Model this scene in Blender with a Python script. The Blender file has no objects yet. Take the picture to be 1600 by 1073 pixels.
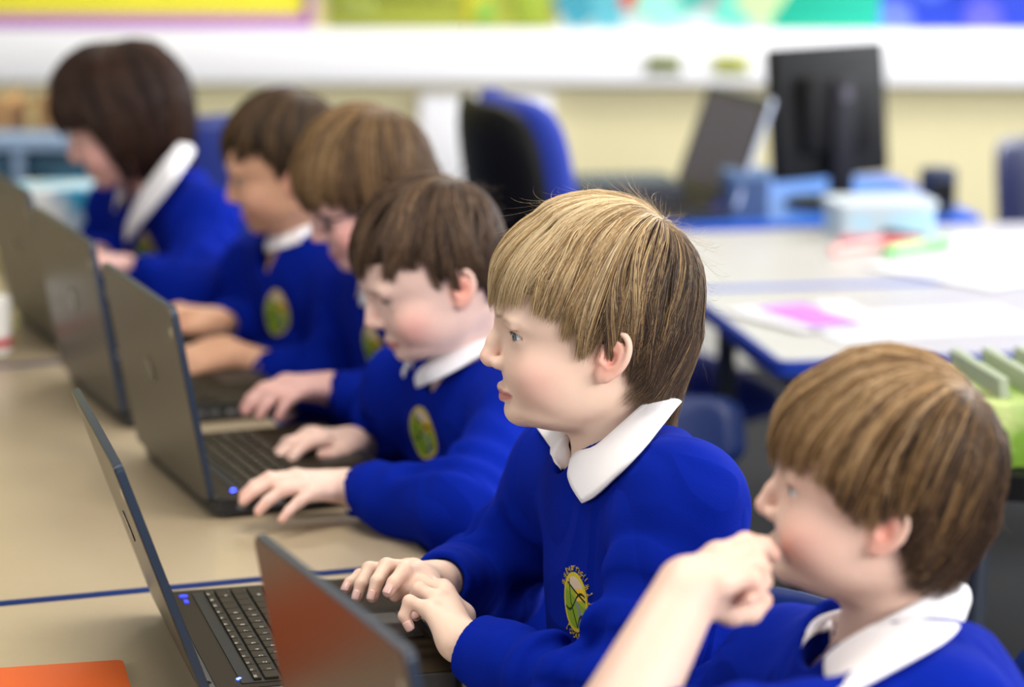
import bpy, math, random
import numpy as np
from mathutils import Vector, Matrix
random.seed(7)
SC = bpy.context.scene
COL = SC.collection
# ------------------------------------------------------------------ camera
CAMP = np.array([0.0, 0.0, 1.5]); YAW = math.radians(19.06); PIT = math.radians(11.39); FPX = 4400.0
RIGHT = np.array([math.cos(YAW), -math.sin(YAW), 0.0])
HOR = np.array([math.sin(YAW), math.cos(YAW), 0.0])
FWD = HOR * math.cos(PIT) - np.array([0, 0, math.sin(PIT)])
UPV = HOR * math.sin(PIT) + np.array([0, 0, math.cos(PIT)])
def P(u, v, d):
    return CAMP + FWD * d + RIGHT * ((u - 800.0) / FPX * d) - UPV * ((v - 536.5) / FPX * d)
def PZ(u, v, z):
    r = FWD + RIGHT * ((u - 800.0) / FPX) - UPV * ((v - 536.5) / FPX)
    return CAMP + r * ((z - 1.5) / r[2])
cam = bpy.data.cameras.new('camera'); cam.sensor_width = 36.0; cam.lens = FPX / 1600 * 36
co = bpy.data.objects.new('camera', cam); COL.objects.link(co)
M = Matrix(((RIGHT[0], UPV[0], -FWD[0], CAMP[0]), (RIGHT[1], UPV[1], -FWD[1], CAMP[1]), (RIGHT[2], UPV[2], -FWD[2], CAMP[2]), (0, 0, 0, 1)))
co.matrix_world = M
SC.camera = co
cam.clip_start = 0.05; cam.clip_end = 60
cam.dof.use_dof = True; cam.dof.focus_distance = 2.66; cam.dof.aperture_fstop = 2.9
SC.view_settings.view_transform = 'Standard'; SC.view_settings.look = 'None'
SC.view_settings.gamma = 1.0; SC.view_settings.exposure = 0.0
try: SC.view_settings.use_curve_mapping = False
except Exception: pass
# ------------------------------------------------------------------ materials
def s2l(c):
    return tuple(((x / 255.0) / 12.92 if x / 255.0 <= 0.04045 else ((x / 255.0 + 0.055) / 1.055) ** 2.4) for x in c)
MATS = {}
def mat(name, rgb=(128, 128, 128), rough=0.6, metal=0.0, spec=0.5, vary=0.0, vscale=8.0, bump=0.0, bscale=200.0, attr=None,
        sss=0.0, sheen=0.0, emit=None, estr=0.0, coat=0.0, aniso=0.0, trans=0.0, rgb2=None, sub_radius=(0.012, 0.005, 0.003)):
    if name in MATS: return MATS[name]
    m = bpy.data.materials.new(name); m.use_nodes = True
    nt = m.node_tree; b = nt.nodes['Principled BSDF']; L = nt.links
    c = s2l(rgb)
    b.inputs['Base Color'].default_value = (*c, 1); b.inputs['Roughness'].default_value = rough
    b.inputs['Metallic'].default_value = metal; b.inputs['Specular IOR Level'].default_value = spec
    tc = nt.nodes.new('ShaderNodeTexCoord')
    src = None
    if attr:
        a = nt.nodes.new('ShaderNodeAttribute'); a.attribute_name = attr; src = a.outputs['Color']
    if vary > 0 or rgb2:
        n = nt.nodes.new('ShaderNodeTexNoise'); n.inputs['Scale'].default_value = vscale; n.inputs['Detail'].default_value = 5
        L.new(tc.outputs['Object'], n.inputs['Vector'])
        mx = nt.nodes.new('ShaderNodeMix'); mx.data_type = 'RGBA'
        if rgb2:
            rp = nt.nodes.new('ShaderNodeValToRGB'); rp.color_ramp.elements[0].position = 0.4; rp.color_ramp.elements[1].position = 0.6
            L.new(n.outputs['Fac'], rp.inputs['Fac']); L.new(rp.outputs['Color'], mx.inputs['Factor'])
            mx.inputs['A'].default_value = (*c, 1); mx.inputs['B'].default_value = (*s2l(rgb2), 1)
        else:
            L.new(n.outputs['Fac'], mx.inputs['Factor'])
            mx.blend_type = 'MIX'
            if src is not None:
                mul = nt.nodes.new('ShaderNodeMix'); mul.data_type = 'RGBA'; mul.blend_type = 'MULTIPLY'; mul.inputs['Factor'].default_value = 1
                mul.inputs['B'].default_value = (1 - vary, 1 - vary, 1 - vary, 1); L.new(src, mul.inputs['A'])
                L.new(mul.outputs['Result'], mx.inputs['A']); L.new(src, mx.inputs['B'])
            else:
                mx.inputs['A'].default_value = (*[x * (1 - vary) for x in c], 1); mx.inputs['B'].default_value = (*[min(1, x * (1 + vary)) for x in c], 1)
        src = mx.outputs['Result']
    if src is not None: L.new(src, b.inputs['Base Color'])
    if bump > 0:
        n2 = nt.nodes.new('ShaderNodeTexNoise'); n2.inputs['Scale'].default_value = bscale; n2.inputs['Detail'].default_value = 3
        L.new(tc.outputs['Object'], n2.inputs['Vector'])
        bp = nt.nodes.new('ShaderNodeBump'); bp.inputs['Strength'].default_value = bump; bp.inputs['Distance'].default_value = 0.001
        L.new(n2.outputs['Fac'], bp.inputs['Height']); L.new(bp.outputs['Normal'], b.inputs['Normal'])
    if sss > 0:
        b.inputs['Subsurface Weight'].default_value = sss; b.inputs['Subsurface Radius'].default_value = sub_radius; b.inputs['Subsurface Scale'].default_value = 1.0
    if sheen > 0:
        b.inputs['Sheen Weight'].default_value = sheen; b.inputs['Sheen Roughness'].default_value = 0.5
        if src is None: b.inputs['Sheen Tint'].default_value = (*[min(1, x * 1.5 + .02) for x in c], 1)
    if coat > 0: b.inputs['Coat Weight'].default_value = coat; b.inputs['Coat Roughness'].default_value = 0.05
    if trans > 0: b.inputs['Transmission Weight'].default_value = trans
    if emit: b.inputs['Emission Color'].default_value = (*s2l(emit), 1); b.inputs['Emission Strength'].default_value = estr
    MATS[name] = m
    return m
# ------------------------------------------------------------------ object helpers
def link(name, me, m=None, parent=None, smooth=False):
    o = bpy.data.objects.new(name, me); COL.objects.link(o)
    if m is not None: me.materials.append(m)
    if parent is not None: o.parent = parent
    if smooth: me.polygons.foreach_set('use_smooth', [True] * len(me.polygons))
    return o
def mesh_np(name, V, F, m=None, parent=None, smooth=True, colors=None, attr='col'):
    """V (n,3), F list/array of equal-length faces"""
    V = np.asarray(V, dtype=np.float32); F = np.asarray(F, dtype=np.int32)
    me = bpy.data.meshes.new(name)
    me.vertices.add(len(V)); me.vertices.foreach_set('co', V.ravel())
    k = F.shape[1]; me.loops.add(F.size); me.loops.foreach_set('vertex_index', F.ravel())
    me.polygons.add(len(F)); me.polygons.foreach_set('loop_start', np.arange(0, F.size, k, dtype=np.int32))
    me.polygons.foreach_set('loop_total', np.full(len(F), k, dtype=np.int32))
    if smooth: me.polygons.foreach_set('use_smooth', np.ones(len(F), dtype=bool))
    me.update(calc_edges=True)
    if colors is not None:
        ca = me.color_attributes.new(attr, 'FLOAT_COLOR', 'POINT')
        cc = np.ones((len(V), 4), dtype=np.float32); cc[:, :3] = colors
        ca.data.foreach_set('color', cc.ravel())
    return link(name, me, m, parent)
def empty(name, loc, rotz=0.0):
    o = bpy.data.objects.new(name, None); COL.objects.link(o); o.location = tuple(float(x) for x in loc); o.rotation_euler = (0, 0, rotz)
    o.empty_display_size = 0.1
    return o
def tag(o, label=None, cat=None, group=None, kind=None):
    if label: o['label'] = label
    if cat: o['category'] = cat
    if group: o['group'] = group
    if kind: o['kind'] = kind
    return o
import bmesh
class MB:
    def __init__(s): s.bm = bmesh.new()
    def box(s, c, size, rot=None, bev=0.0, seg=2, mi=0):
        r = bmesh.ops.create_cube(s.bm, size=1.0)
        vs = r['verts']
        Mx = Matrix.Translation(Vector(c)) @ (rot.to_4x4() if rot is not None else Matrix()) @ Matrix.Diagonal((*size, 1))
        bmesh.ops.transform(s.bm, matrix=Mx, verts=vs)
        if bev > 0:
            es = list({e for v in vs for e in v.link_edges})
            bmesh.ops.bevel(s.bm, geom=es, offset=bev, segments=seg, affect='EDGES', profile=0.5)
        return s
    def cyl(s, a, b, r1, r2=None, n=16, caps=True):
        a = Vector(a); b = Vector(b); r2 = r1 if r2 is None else r2
        d = b - a; L = d.length
        q = d.to_track_quat('Z', 'Y').to_matrix().to_4x4()
        r = bmesh.ops.create_cone(s.bm, cap_ends=caps, segments=n, radius1=r1, radius2=r2, depth=L)
        bmesh.ops.transform(s.bm, matrix=Matrix.Translation((a + b) / 2) @ q, verts=r['verts'])
        return s
    def sph(s, c, r, u=16, v=10):
        q = bmesh.ops.create_uvsphere(s.bm, u_segments=u, v_segments=v, radius=1.0)
        rr = r if hasattr(r, '__len__') else (r, r, r)
        bmesh.ops.transform(s.bm, matrix=Matrix.Translation(Vector(c)) @ Matrix.Diagonal((*rr, 1)), verts=q['verts'])
        return s
    def prism(s, pts, z0, z1, bev=0.0):
        """outline in xy extruded z0..z1"""
        lo = [s.bm.verts.new((x, y, z0)) for x, y in pts]; hi = [s.bm.verts.new((x, y, z1)) for x, y in pts]
        n = len(pts)
        s.bm.faces.new(lo[::-1]); s.bm.faces.new(hi)
        for i in range(n): s.bm.faces.new((lo[i], lo[(i + 1) % n], hi[(i + 1) % n], hi[i]))
        if bev > 0:
            es = [e for e in s.bm.edges if abs(e.verts[0].co.z - e.verts[1].co.z) < 1e-6 and e.verts[0] in lo + hi]
            bmesh.ops.bevel(s.bm, geom=es, offset=bev, segments=2, affect='EDGES')
        return s
    def tube(s, pts, r, n=10):
        pts = [Vector(p) for p in pts]; rings = []
        for i, p in enumerate(pts):
            t = (pts[min(i + 1, len(pts) - 1)] - pts[max(i - 1, 0)]).normalized()
            q = t.to_track_quat('Z', 'Y')
            rr = r[i] if hasattr(r, '__len__') else r
            rings.append([s.bm.verts.new(p + q @ Vector((math.cos(2 * math.pi * k / n) * rr, math.sin(2 * math.pi * k / n) * rr, 0))) for k in range(n)])
        for a, b in zip(rings, rings[1:]):
            for k in range(n): s.bm.faces.new((a[k], a[(k + 1) % n], b[(k + 1) % n], b[k]))
        s.bm.faces.new(rings[0][::-1]); s.bm.faces.new(rings[-1])
        return s
    def build(s, name, m, parent=None, smooth=True, ang=35):
        bmesh.ops.recalc_face_normals(s.bm, faces=s.bm.faces)
        me = bpy.data.meshes.new(name); s.bm.to_mesh(me); s.bm.free()
        o = link(name, me, m, parent)
        if smooth:
            me.polygons.foreach_set('use_smooth', [True] * len(me.polygons))
            try: me.set_sharp_from_angle(angle=math.radians(ang))
            except Exception: pass
        return o
def rrect(w, h, r, n=5, cx=0, cy=0):
    out = []
    for (sx, sy, a0) in ((1, 1, 0), (-1, 1, 90), (-1, -1, 180), (1, -1, 270)):
        for k in range(n + 1):
            a = math.radians(a0 + 90 * k / n)
            out.append((cx + sx * (w / 2 - r) + r * math.cos(a), cy + sy * (h / 2 - r) + r * math.sin(a)))
    return out
# 5x7 letter bitmaps for print on keys and badges
FONT = {'A':'0E11111F111111','B':'1E11111E11111E','C':'0E11101010110E','D':'1E11111111111E','E':'1F10101E10101F','F':'1F10101E101010','G':'0E11101711110F',
 'H':'1111111F111111','I':'0E04040404040E','J':'0702020202120C','K':'11121418141211','L':'1010101010101F','M':'111B1515111111','N':'11191513111111','O':'0E11111111110E',
 'P':'1E11111E101010','Q':'0E11111115120D','R':'1E11111E141211','S':'0F10100E01011E','T':'1F040404040404','U':'1111111111110E','V':'11111111110A04','W':'11111115151B11',
 'X':'11110A040A1111','Y':'11110A04040404','Z':'1F01020408101F','1':'040C040404040E','2':'0E11010204081F','3':'1F02040201110E','4':'02060A121F0202','5':'1F101E0101110E',
 '6':'0608101E11110E','7':'1F010204080808','8':'0E11110E11110E','9':'0E11110F01020C','0':'0E11131519110E',
 'a':'00000E010F110F','c':'00000E1010110E','e':'00000E111F100E','h':'10101619111111','l':'0C04040404040E','n':'00001619111111','o':'00000E1111110E','r':'00001619101010',
 's':'00000E100E011E','u':'0000111111130D','y':'000011110F010E','b':'1010161911111E',' ':'00000000000000'}
def glyph(ch):
    h = FONT.get(ch, FONT[' ']); rows = [int(h[i * 2:i * 2 + 2], 16) for i in range(7)]
    return [(cx, 6 - ry) for ry, b in enumerate(rows) for cx in range(5) if b >> (4 - cx) & 1]
# ------------------------------------------------------------------ implicit surfaces -> one continuous mesh
def smin(a, b, k):
    if k <= 0: return np.minimum(a, b)
    h = np.maximum(k - np.abs(a - b), 0) / k
    return np.minimum(a, b) - h * h * k * 0.25
def smax(a, b, k): return -smin(-a, -b, k)
def V3(*a): return np.array(a, dtype=float)
def nrm(v): v = np.asarray(v, float); return v / (np.linalg.norm(v) + 1e-12)
class Frame:
    """local frame: x forward, y left, z up (columns of R)"""
    def __init__(s, o, R, sc=1.0): s.o = np.asarray(o, float); s.R = R; s.sc = sc
    def w(s, *p):
        p = np.asarray(p[0] if len(p) == 1 else p, float); return s.o + s.sc * (p @ s.R.T)
    def l(s, p): return ((p - s.o) @ s.R) / s.sc
def frame(o, fwd, up=(0, 0, 1), sc=1.0):
    x = nrm(fwd); y = nrm(np.cross(up, x)); z = np.cross(x, y)
    return Frame(o, np.stack([x, y, z], 1), sc)
class SDF:
    def __init__(s): s.ops = []
    def add(s, fn, c, r, k=0.0, mode='u'): s.ops.append((fn, np.asarray(c, float), float(r), float(k), mode)); return s
    def cone(s, a, b, ra, rb, k=0.01, mode='u'):
        a = np.asarray(a, float); b = np.asarray(b, float); ba = b - a; L2 = float(ba @ ba) + 1e-12
        def fn(p):
            q = p - a; t = np.clip(q @ ba / L2, 0, 1)
            return np.linalg.norm(q - t[:, None] * ba, axis=1) - (ra + (rb - ra) * t)
        return s.add(fn, (a + b) / 2, math.sqrt(L2) / 2 + max(ra, rb), k, mode)
    def chain(s, pts, rs, k=0.003, mode='u', ki=None):
        for i in range(len(pts) - 1): s.cone(pts[i], pts[i + 1], rs[i], rs[i + 1], k if i or ki is None else ki, mode)
        return s
    def rope(s, pts, rs, k):
        """one smooth cord through the points, blended once into the rest"""
        pts = np.asarray(pts, float); n = len(pts); q = np.linspace(0, n - 1, (n - 1) * 4 + 1)
        C = np.stack([cr(q, np.arange(n), pts[:, j]) for j in range(3)], 1); rr = np.interp(q, np.arange(n), rs)
        def fn(p):
            d = np.full(len(p), 1.0)
            for i in range(len(C) - 1):
                a = C[i]; ba = C[i + 1] - a; w = p - a; t = np.clip(w @ ba / (ba @ ba + 1e-12), 0, 1)
                d = np.minimum(d, np.linalg.norm(w - t[:, None] * ba, axis=1) - (rr[i] + (rr[i + 1] - rr[i]) * t))
            return d
        c = pts.mean(0); return s.add(fn, c, np.linalg.norm(pts - c, axis=1).max() + max(rs), k)
    def ell(s, c, r, R=None, k=0.01, mode='u', fr=None):
        c = np.asarray(c, float); r = np.asarray(r, float)
        if fr is not None: c = fr.w(c); r = r * fr.sc; R = fr.R if R is None else fr.R @ R
        def fn(p):
            q = p - c
            if R is not None: q = q @ R
            k0 = np.linalg.norm(q / r, axis=1); k1 = np.linalg.norm(q / (r * r), axis=1) + 1e-9
            return k0 * (k0 - 1) / k1
        return s.add(fn, c, r.max(), k, mode)
    def ev(s, p, c=None, rad=0.0):
        f = np.full(len(p), 0.5)
        for fn, oc, r, k, mode in s.ops:
            if c is not None and np.linalg.norm(oc - c) > r + k + rad + 0.012: continue
            if mode == 'd': f = f + fn(p); continue
            d = fn(p)
            if mode == 'u': f = smin(f, d, k)
            elif mode == 's': f = smax(f, -d, k)
            elif mode == 'i': f = smax(f, d, k)
        return f
    def mesh(s, h, B=12, smooth_it=1):
        us = [o for o in s.ops if o[4] == 'u']
        lo = np.min([o[1] - o[2] - .01 for o in us], 0); hi = np.max([o[1] + o[2] + .01 for o in us], 0)
        bs = B * h; n = np.ceil((hi - lo) / bs).astype(int) + 1
        rad = bs * math.sqrt(3) / 2
        bi = np.stack(np.meshgrid(*[np.arange(k) for k in n], indexing='ij'), -1).reshape(-1, 3)
        cc = lo + (bi + 0.5) * bs
        # prune by union bounds, then by field
        keep = np.zeros(len(cc), bool)
        for o in us: keep |= np.linalg.norm(cc - o[1], axis=1) < o[2] + rad + 0.01
        bi = bi[keep]; cc = cc[keep]
        f = np.concatenate([s.ev(cc[i:i + 20000]) for i in range(0, len(cc), 20000)])
        keep = np.abs(f) < rad * 1.35 + 0.006
        bi = bi[keep]; cc = cc[keep]
        g = np.stack(np.meshgrid(*[np.arange(B + 1)] * 3, indexing='ij'), -1).reshape(-1, 3)
        N = (n * B + 2).astype(np.int64)
        def gid(ijk): return (ijk[..., 0] * N[1] + ijk[..., 1]) * N[2] + ijk[..., 2]
        vid = []; vpos = []; quads = []
        corners = np.array([[i, j, k] for i in (0, 1) for j in (0, 1) for k in (0, 1)])
        ed = [(0, 1), (2, 3), (4, 5), (6, 7), (0, 2), (1, 3), (4, 6), (5, 7), (0, 4), (1, 5), (2, 6), (3, 7)]
        for b, c in zip(bi, cc):
            base = b * B
            pts = lo + (base + g) * h
            v = s.ev(pts, c, rad).reshape(B + 1, B + 1, B + 1)
            if v.min() > 0 or v.max() < 0: continue
            sg = v < 0
            cv = np.stack([v[i:i + B, j:j + B, k:k + B] for i, j, k in corners], -1)
            cs = cv < 0; m = cs.any(-1) & ~cs.all(-1)
            cells = np.argwhere(m)
            if len(cells) == 0: continue
            cvm = cv[m]; acc = np.zeros((len(cells), 3)); cnt = np.zeros(len(cells))
            for e0, e1 in ed:
                a = cvm[:, e0]; bb = cvm[:, e1]; x = (a < 0) != (bb < 0)
                t = np.where(x, a / np.where(x, a - bb, 1), 0)
                pp = corners[e0] + t[:, None] * (corners[e1] - corners[e0])
                acc += pp * x[:, None]; cnt += x
            vid.append(gid(cells + base)); vpos.append(lo + (cells + base + acc / cnt[:, None]) * h)
            for ax in range(3):
                sl0 = [slice(0, B)] * 3; sl1 = [slice(0, B)] * 3; sl1[ax] = slice(1, B + 1)
                A = sg[tuple(sl0)]; C = sg[tuple(sl1)]
                e = np.argwhere(A != C)
                if len(e) == 0: continue
                inside = A[tuple(e.T)]
                G = e + base; o1 = np.zeros(3, int); o2 = np.zeros(3, int); o1[(ax + 1) % 3] = 1; o2[(ax + 2) % 3] = 1
                q = np.stack([gid(G - o1 - o2), gid(G - o2), gid(G), gid(G - o1)], 1)
                q = np.where(inside[:, None], q, q[:, ::-1])
                ok = ((G - o1 - o2) >= 0).all(1); quads.append(q[ok])
        vid = np.concatenate(vid); vpos = np.concatenate(vpos)
        uid, ui = np.unique(vid, return_index=True); V = vpos[ui]
        Q = np.concatenate(quads); ix = np.searchsorted(uid, Q); ix = np.minimum(ix, len(uid) - 1)
        ok = (uid[ix] == Q).all(1); F = ix[ok]
        used = np.unique(F); remap = np.full(len(V), -1); remap[used] = np.arange(len(used)); V = V[used]; F = remap[F]
        for _ in range(smooth_it):
            acc = np.zeros_like(V); cnt = np.zeros(len(V))
            for a, b in ((0, 1), (1, 2), (2, 3), (3, 0)):
                for u, w in ((a, b), (b, a)):
                    for q in range(3): acc[:, q] += np.bincount(F[:, u], V[F[:, w], q], len(V))
                    cnt += np.bincount(F[:, u], minlength=len(V))
            V = 0.5 * V + 0.5 * acc / np.maximum(cnt, 1)[:, None]
        return V, F
    def march(s, o, d, tmax=0.3, steps=60):
        """first surface hit from points o along unit d (both (n,3) or (3,))"""
        o = np.atleast_2d(o).astype(float); d = np.broadcast_to(d, o.shape); t = np.zeros(len(o))
        for _ in range(steps):
            f = s.ev(o + d * t[:, None]); t = np.minimum(t + np.clip(f, -0.01, 0.03) * 0.8, tmax)
        return o + d * t[:, None], t
def snoise(p, sc, seed=0, n=7):
    rs = np.random.RandomState(seed); out = np.zeros(len(p))
    for i in range(n):
        d = rs.normal(size=3); d /= np.linalg.norm(d); out += np.sin(p @ d * sc * (0.6 + 0.9 * rs.rand()) + rs.rand() * 6.28)
    return out / math.sqrt(n)
# ------------------------------------------------------------------ head
# z, front x, back x, half width (metres, ear canal midpoint = origin, face towards +x)
HT = np.array([
 (-.092, .040, .015, .010), (-.085, .066, .004, .022), (-.078, .084, -.004, .034), (-.070, .0925, -.012, .043), (-.062, .0955, -.022, .0495), (-.054, .0955, -.034, .054),
 (-.046, .0965, -.044, .0575), (-.036, .0985, -.052, .061), (-.022, .1015, -.060, .065), (-.008, .102, -.068, .0685), (.004, .1005, -.073, .0705),
 (.014, .1015, -.077, .072), (.024, .1055, -.080, .0735), (.036, .108, -.0815, .0745), (.055, .107, -.082, .075), (.072, .102, -.080, .0735),
 (.088, .094, -.075, .0695), (.102, .083, -.066, .063), (.114, .067, -.053, .052), (.122, .051, -.040, .041), (.128, .033, -.024, .027), (.1315, .012, -.004, .009)])
def cr(xq, xs, ys):
    """smooth monotone-ish interpolation (cubic hermite)"""
    xs = np.asarray(xs); ys = np.asarray(ys)
    m = np.gradient(ys, xs); i = np.clip(np.searchsorted(xs, xq) - 1, 0, len(xs) - 2)
    h = xs[i + 1] - xs[i]; t = np.clip((xq - xs[i]) / h, 0, 1)
    return (2*t**3-3*t**2+1)*ys[i] + (t**3-2*t**2+t)*h*m[i] + (-2*t**3+3*t**2)*ys[i+1] + (t**3-t**2)*h*m[i+1]
def loft(p, wide=1.0, T=HT):
    z = p[:, 2]; zc = np.clip(z, T[0, 0], T[-1, 0])
    xf = cr(zc, T[:, 0], T[:, 1]); xb = cr(zc, T[:, 0], T[:, 2]); w = cr(zc, T[:, 0], T[:, 3]) * wide
    x0 = xb + (xf - xb) * 0.42
    front = p[:, 0] > x0
    a = np.maximum(np.where(front, xf - x0, x0 - xb), .002); u = np.abs(p[:, 0] - x0) / a; v = np.abs(p[:, 1]) / w
    n = np.where(front, 2.25, 2.05)
    rr = (u ** n + v ** n + 1e-12) ** (1 / n)
    ln = np.sqrt((p[:, 0] - x0) ** 2 + p[:, 1] ** 2)
    R = np.where(rr > 1e-4, ln / np.maximum(rr, 1e-4), np.minimum(a, w))
    f = ln - R
    f = np.where(rr < 1e-3, -np.minimum(a, w), f)
    dz = np.maximum(z - T[-1, 0], T[0, 0] - z)
    # slope correction near top & bottom
    g = np.clip((np.abs(z - 0.02) - 0.05) / 0.06, 0, 1)
    f = f * (1 - 0.55 * g)
    return np.maximum(f, dz)
def head_ops(S, H, neck_to, neck_r=.044, eye_open=1.0, wide=1.0, mouth=0.0, full=True):
    sc = H.sc
    S.add(lambda p: loft(H.l(p), wide) * sc, H.w(.01, 0, .02), .135 * sc, 0)
    # underside of the jaw is cut by a slanting plane
    pn = nrm([.16, 0, -1.0])
    S.add(lambda p: ((H.l(p) - V3(.086, 0, -.0775)) @ pn) * sc, H.w(.03, 0, -.07), .10 * sc, .018 * sc, 'i')
    el = lambda c, r, k, mode='u', R=None: S.ell(c, r, R, k, fr=H) if mode == 'u' else None
    for s in (1, -1):
        el((.064, s * .037, -.020), (.029, .023, .026), .018)           # cheek
        el((.032, s * .043, -.036), (.034, .014, .020), .014)           # jaw
        el((.090, s * .026, .0325), (.013, .022, .007), .012)           # brow ridge
    el((.082, 0, -.064), (.0145, .017, .013), .010)                      # chin
    # neck
    S.cone(H.w(-.014, 0, -.020), neck_to, .047 * sc, neck_r, .016)
    for s in (1, -1):   # eye sockets
        c = H.w(.1035, s * .031, .0165); q = V3(.0125, .0165, .0095) * sc
        def fn(p, c=c, q=q):
            l = (p - c) @ H.R; k0 = np.linalg.norm(l / q, axis=1); k1 = np.linalg.norm(l / (q * q), axis=1) + 1e-9
            return k0 * (k0 - 1) / k1
        S.add(fn, c, .017 * sc, .010 * sc, 's')
    # nose
    S.chain([H.w(.1000, 0, .022), H.w(.1078, 0, .006), H.w(.1145, 0, -.0090)], [.0060 * sc, .0066 * sc, .0078 * sc], .006 * sc, ki=.010 * sc)
    S.ell((.1105, 0, -.0140), (.0078, .0072, .006), None, .005 * sc, fr=H)
    for s in (1, -1):
        S.ell((.1035, s * .0112, -.0140), (.0090, .0058, .0066), None, .005 * sc, fr=H)
        if full: S.cone(H.w(.1085, s * .0060, -.0225), H.w(.1045, s * .0075, -.0165), .0026 * sc, .0020 * sc, .002 * sc, 's')
    # mouth
    m = mouth
    up = [H.w(.0885, -.0225, -.0435), H.w(.0975, -.012, -.0412), H.w(.1005, -.004, -.0396), H.w(.1002, 0, -.0402), H.w(.1005, .004, -.0396), H.w(.0975, .012, -.0412), H.w(.0885, .0225, -.0435)]
    S.chain(up, [x * sc for x in (.0025, .0036, .0042, .0040, .0042, .0036, .0025)], .0030 * sc, ki=.005 * sc)
    lo = [H.w(.0885, -.0205, -.0455 - m), H.w(.0965, -.011, -.0476 - m), H.w(.0990, 0, -.0488 - m), H.w(.0965, .011, -.0476 - m), H.w(.0885, .0205, -.0455 - m)]
    S.chain(lo, [x * sc for x in (.0025, .0042, .0047, .0042, .0025)], .0025 * sc, ki=.004 * sc)
    cut = [H.w(.0955, -.0225, -.0445 - m / 2), H.w(.1035, -.012, -.0438 - m / 2), H.w(.1062, 0, -.0440 - m / 2), H.w(.1035, .012, -.0438 - m / 2), H.w(.0955, .0225, -.0445 - m / 2)]
    S.chain(cut, [(.0012 + m * .3) * sc] * 5, .0016 * sc, 's')
    S.cone(H.w(.1085, 0, -.0285), H.w(.1065, 0, -.0345), .0022 * sc, .0026 * sc, .003 * sc, 's')   # philtrum
    # eyelids: spherical shell with an almond opening
    for s in (1, -1):
        ec = V3(.0815, s * .0305, .0160); c = H.w(ec)
        S.add(lambda p, c=c: np.linalg.norm(p - c, axis=1) - .0138 * sc, c, .0138 * sc, .004 * sc)
        S.ell((.0945, s * .031, .0262), (.0045, .0155, .0035), None, .005 * sc, fr=H)    # fold above the lid
        up_z = .0052 * eye_open - .0012 * (1 - eye_open); lo_z = -.0042
        def ap(p, s=s, ec=ec, up_z=up_z, lo_z=lo_z):
            l = H.l(p) - ec
            # opening follows the ball, turned outwards a little
            ca, sa = math.cos(.16 * s), math.sin(.16 * s)
            x = l[:, 0] * ca + l[:, 1] * sa; y = -l[:, 0] * sa + l[:, 1] * ca
            t = np.clip(np.abs(y) / .0125, 0, 1.3); w = 1 - t * t
            mid = .0004 * y / .0125 * s
            zu = mid + up_z * w; zl = mid + lo_z * w
            d = np.maximum(l[:, 2] - zu, zl - l[:, 2])
            d = np.maximum(d, np.abs(y) - .0125); d = np.maximum(d, .003 - x)
            return np.maximum(d, np.linalg.norm(l, axis=1) - .0158) * sc
        S.add(ap, c, .016 * sc, .0006, 's')
    # ears
    for s in (1, -1):
        E = ear_frame(H, s)
        e = lambda x, z, y=0.0: E.w(x, y, z)
        S.ell(E.w(0, -.001, .0015), V3(.0148, .0056, .0270) * E.sc, E.R, .004 * sc)
        S.ell(E.w(.0035, -.001, -.0215), V3(.0090, .0044, .0110) * E.sc, E.R, .004 * sc)
        rim = [(.010, .006, -.001), (.0135, .015, .001), (.0115, .0235, .0025), (.003, .029, .004), (-.008, .027, .0055), (-.0150, .018, .006), (-.0168, .006, .0062), (-.0145, -.006, .005), (-.009, -.016, .003), (-.002, -.024, .001)]
        S.rope([E.w(x, y, z) for x, z, y in rim], [.0034 * sc] * 10, .0035 * sc)
        ah = [(.000, .019, .0025), (-.0075, .012, .0035), (-.0090, .002, .004), (-.0065, -.008, .0035), (.001, -.0125, .003)]
        S.rope([E.w(x, y, z) for x, z, y in ah], [.0023 * sc] * 5, .0035 * sc)
        S.cone(E.w(.0105, .002, .000), E.w(.0100, .002, -.007), .0034 * sc, .0040 * sc, .003 * sc)      # tragus
        S.ell(E.w(.001, .0065, -.002), V3(.0070, .0060, .0095) * sc, E.R, .002 * sc) if False else None
        cc = E.w(.0015, .0055, -.001); q = V3(.0068, .0058, .0085) * E.sc; R = E.R
        def fn(p, cc=cc, q=q, R=R):
            l = (p - cc) @ R; k0 = np.linalg.norm(l / q, axis=1); k1 = np.linalg.norm(l / (q * q), axis=1) + 1e-9
            return k0 * (k0 - 1) / k1
        S.add(fn, cc, .010 * sc, .002 * sc, 's')
def ear_frame(H, s):
    # local x towards the face, y outward, z up the ear; tilted back and flared outwards
    tilt = math.radians(-16); fl = math.radians(17)
    z = nrm([math.sin(tilt), 0, math.cos(tilt)]); out = nrm([math.sin(fl) * 0.85, s * math.cos(fl), 0.0]); out = nrm(out - (out @ z) * z)
    x = np.cross(out, z) * s; x = x if x[0] > 0 else -x
    R = np.stack([x, out, z], 1)
    return Frame(H.w(.004, s * .0735, .003), H.R @ R, H.sc * .86)
def gs(d, w): return np.exp(-(d / w) ** 2)
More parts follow.
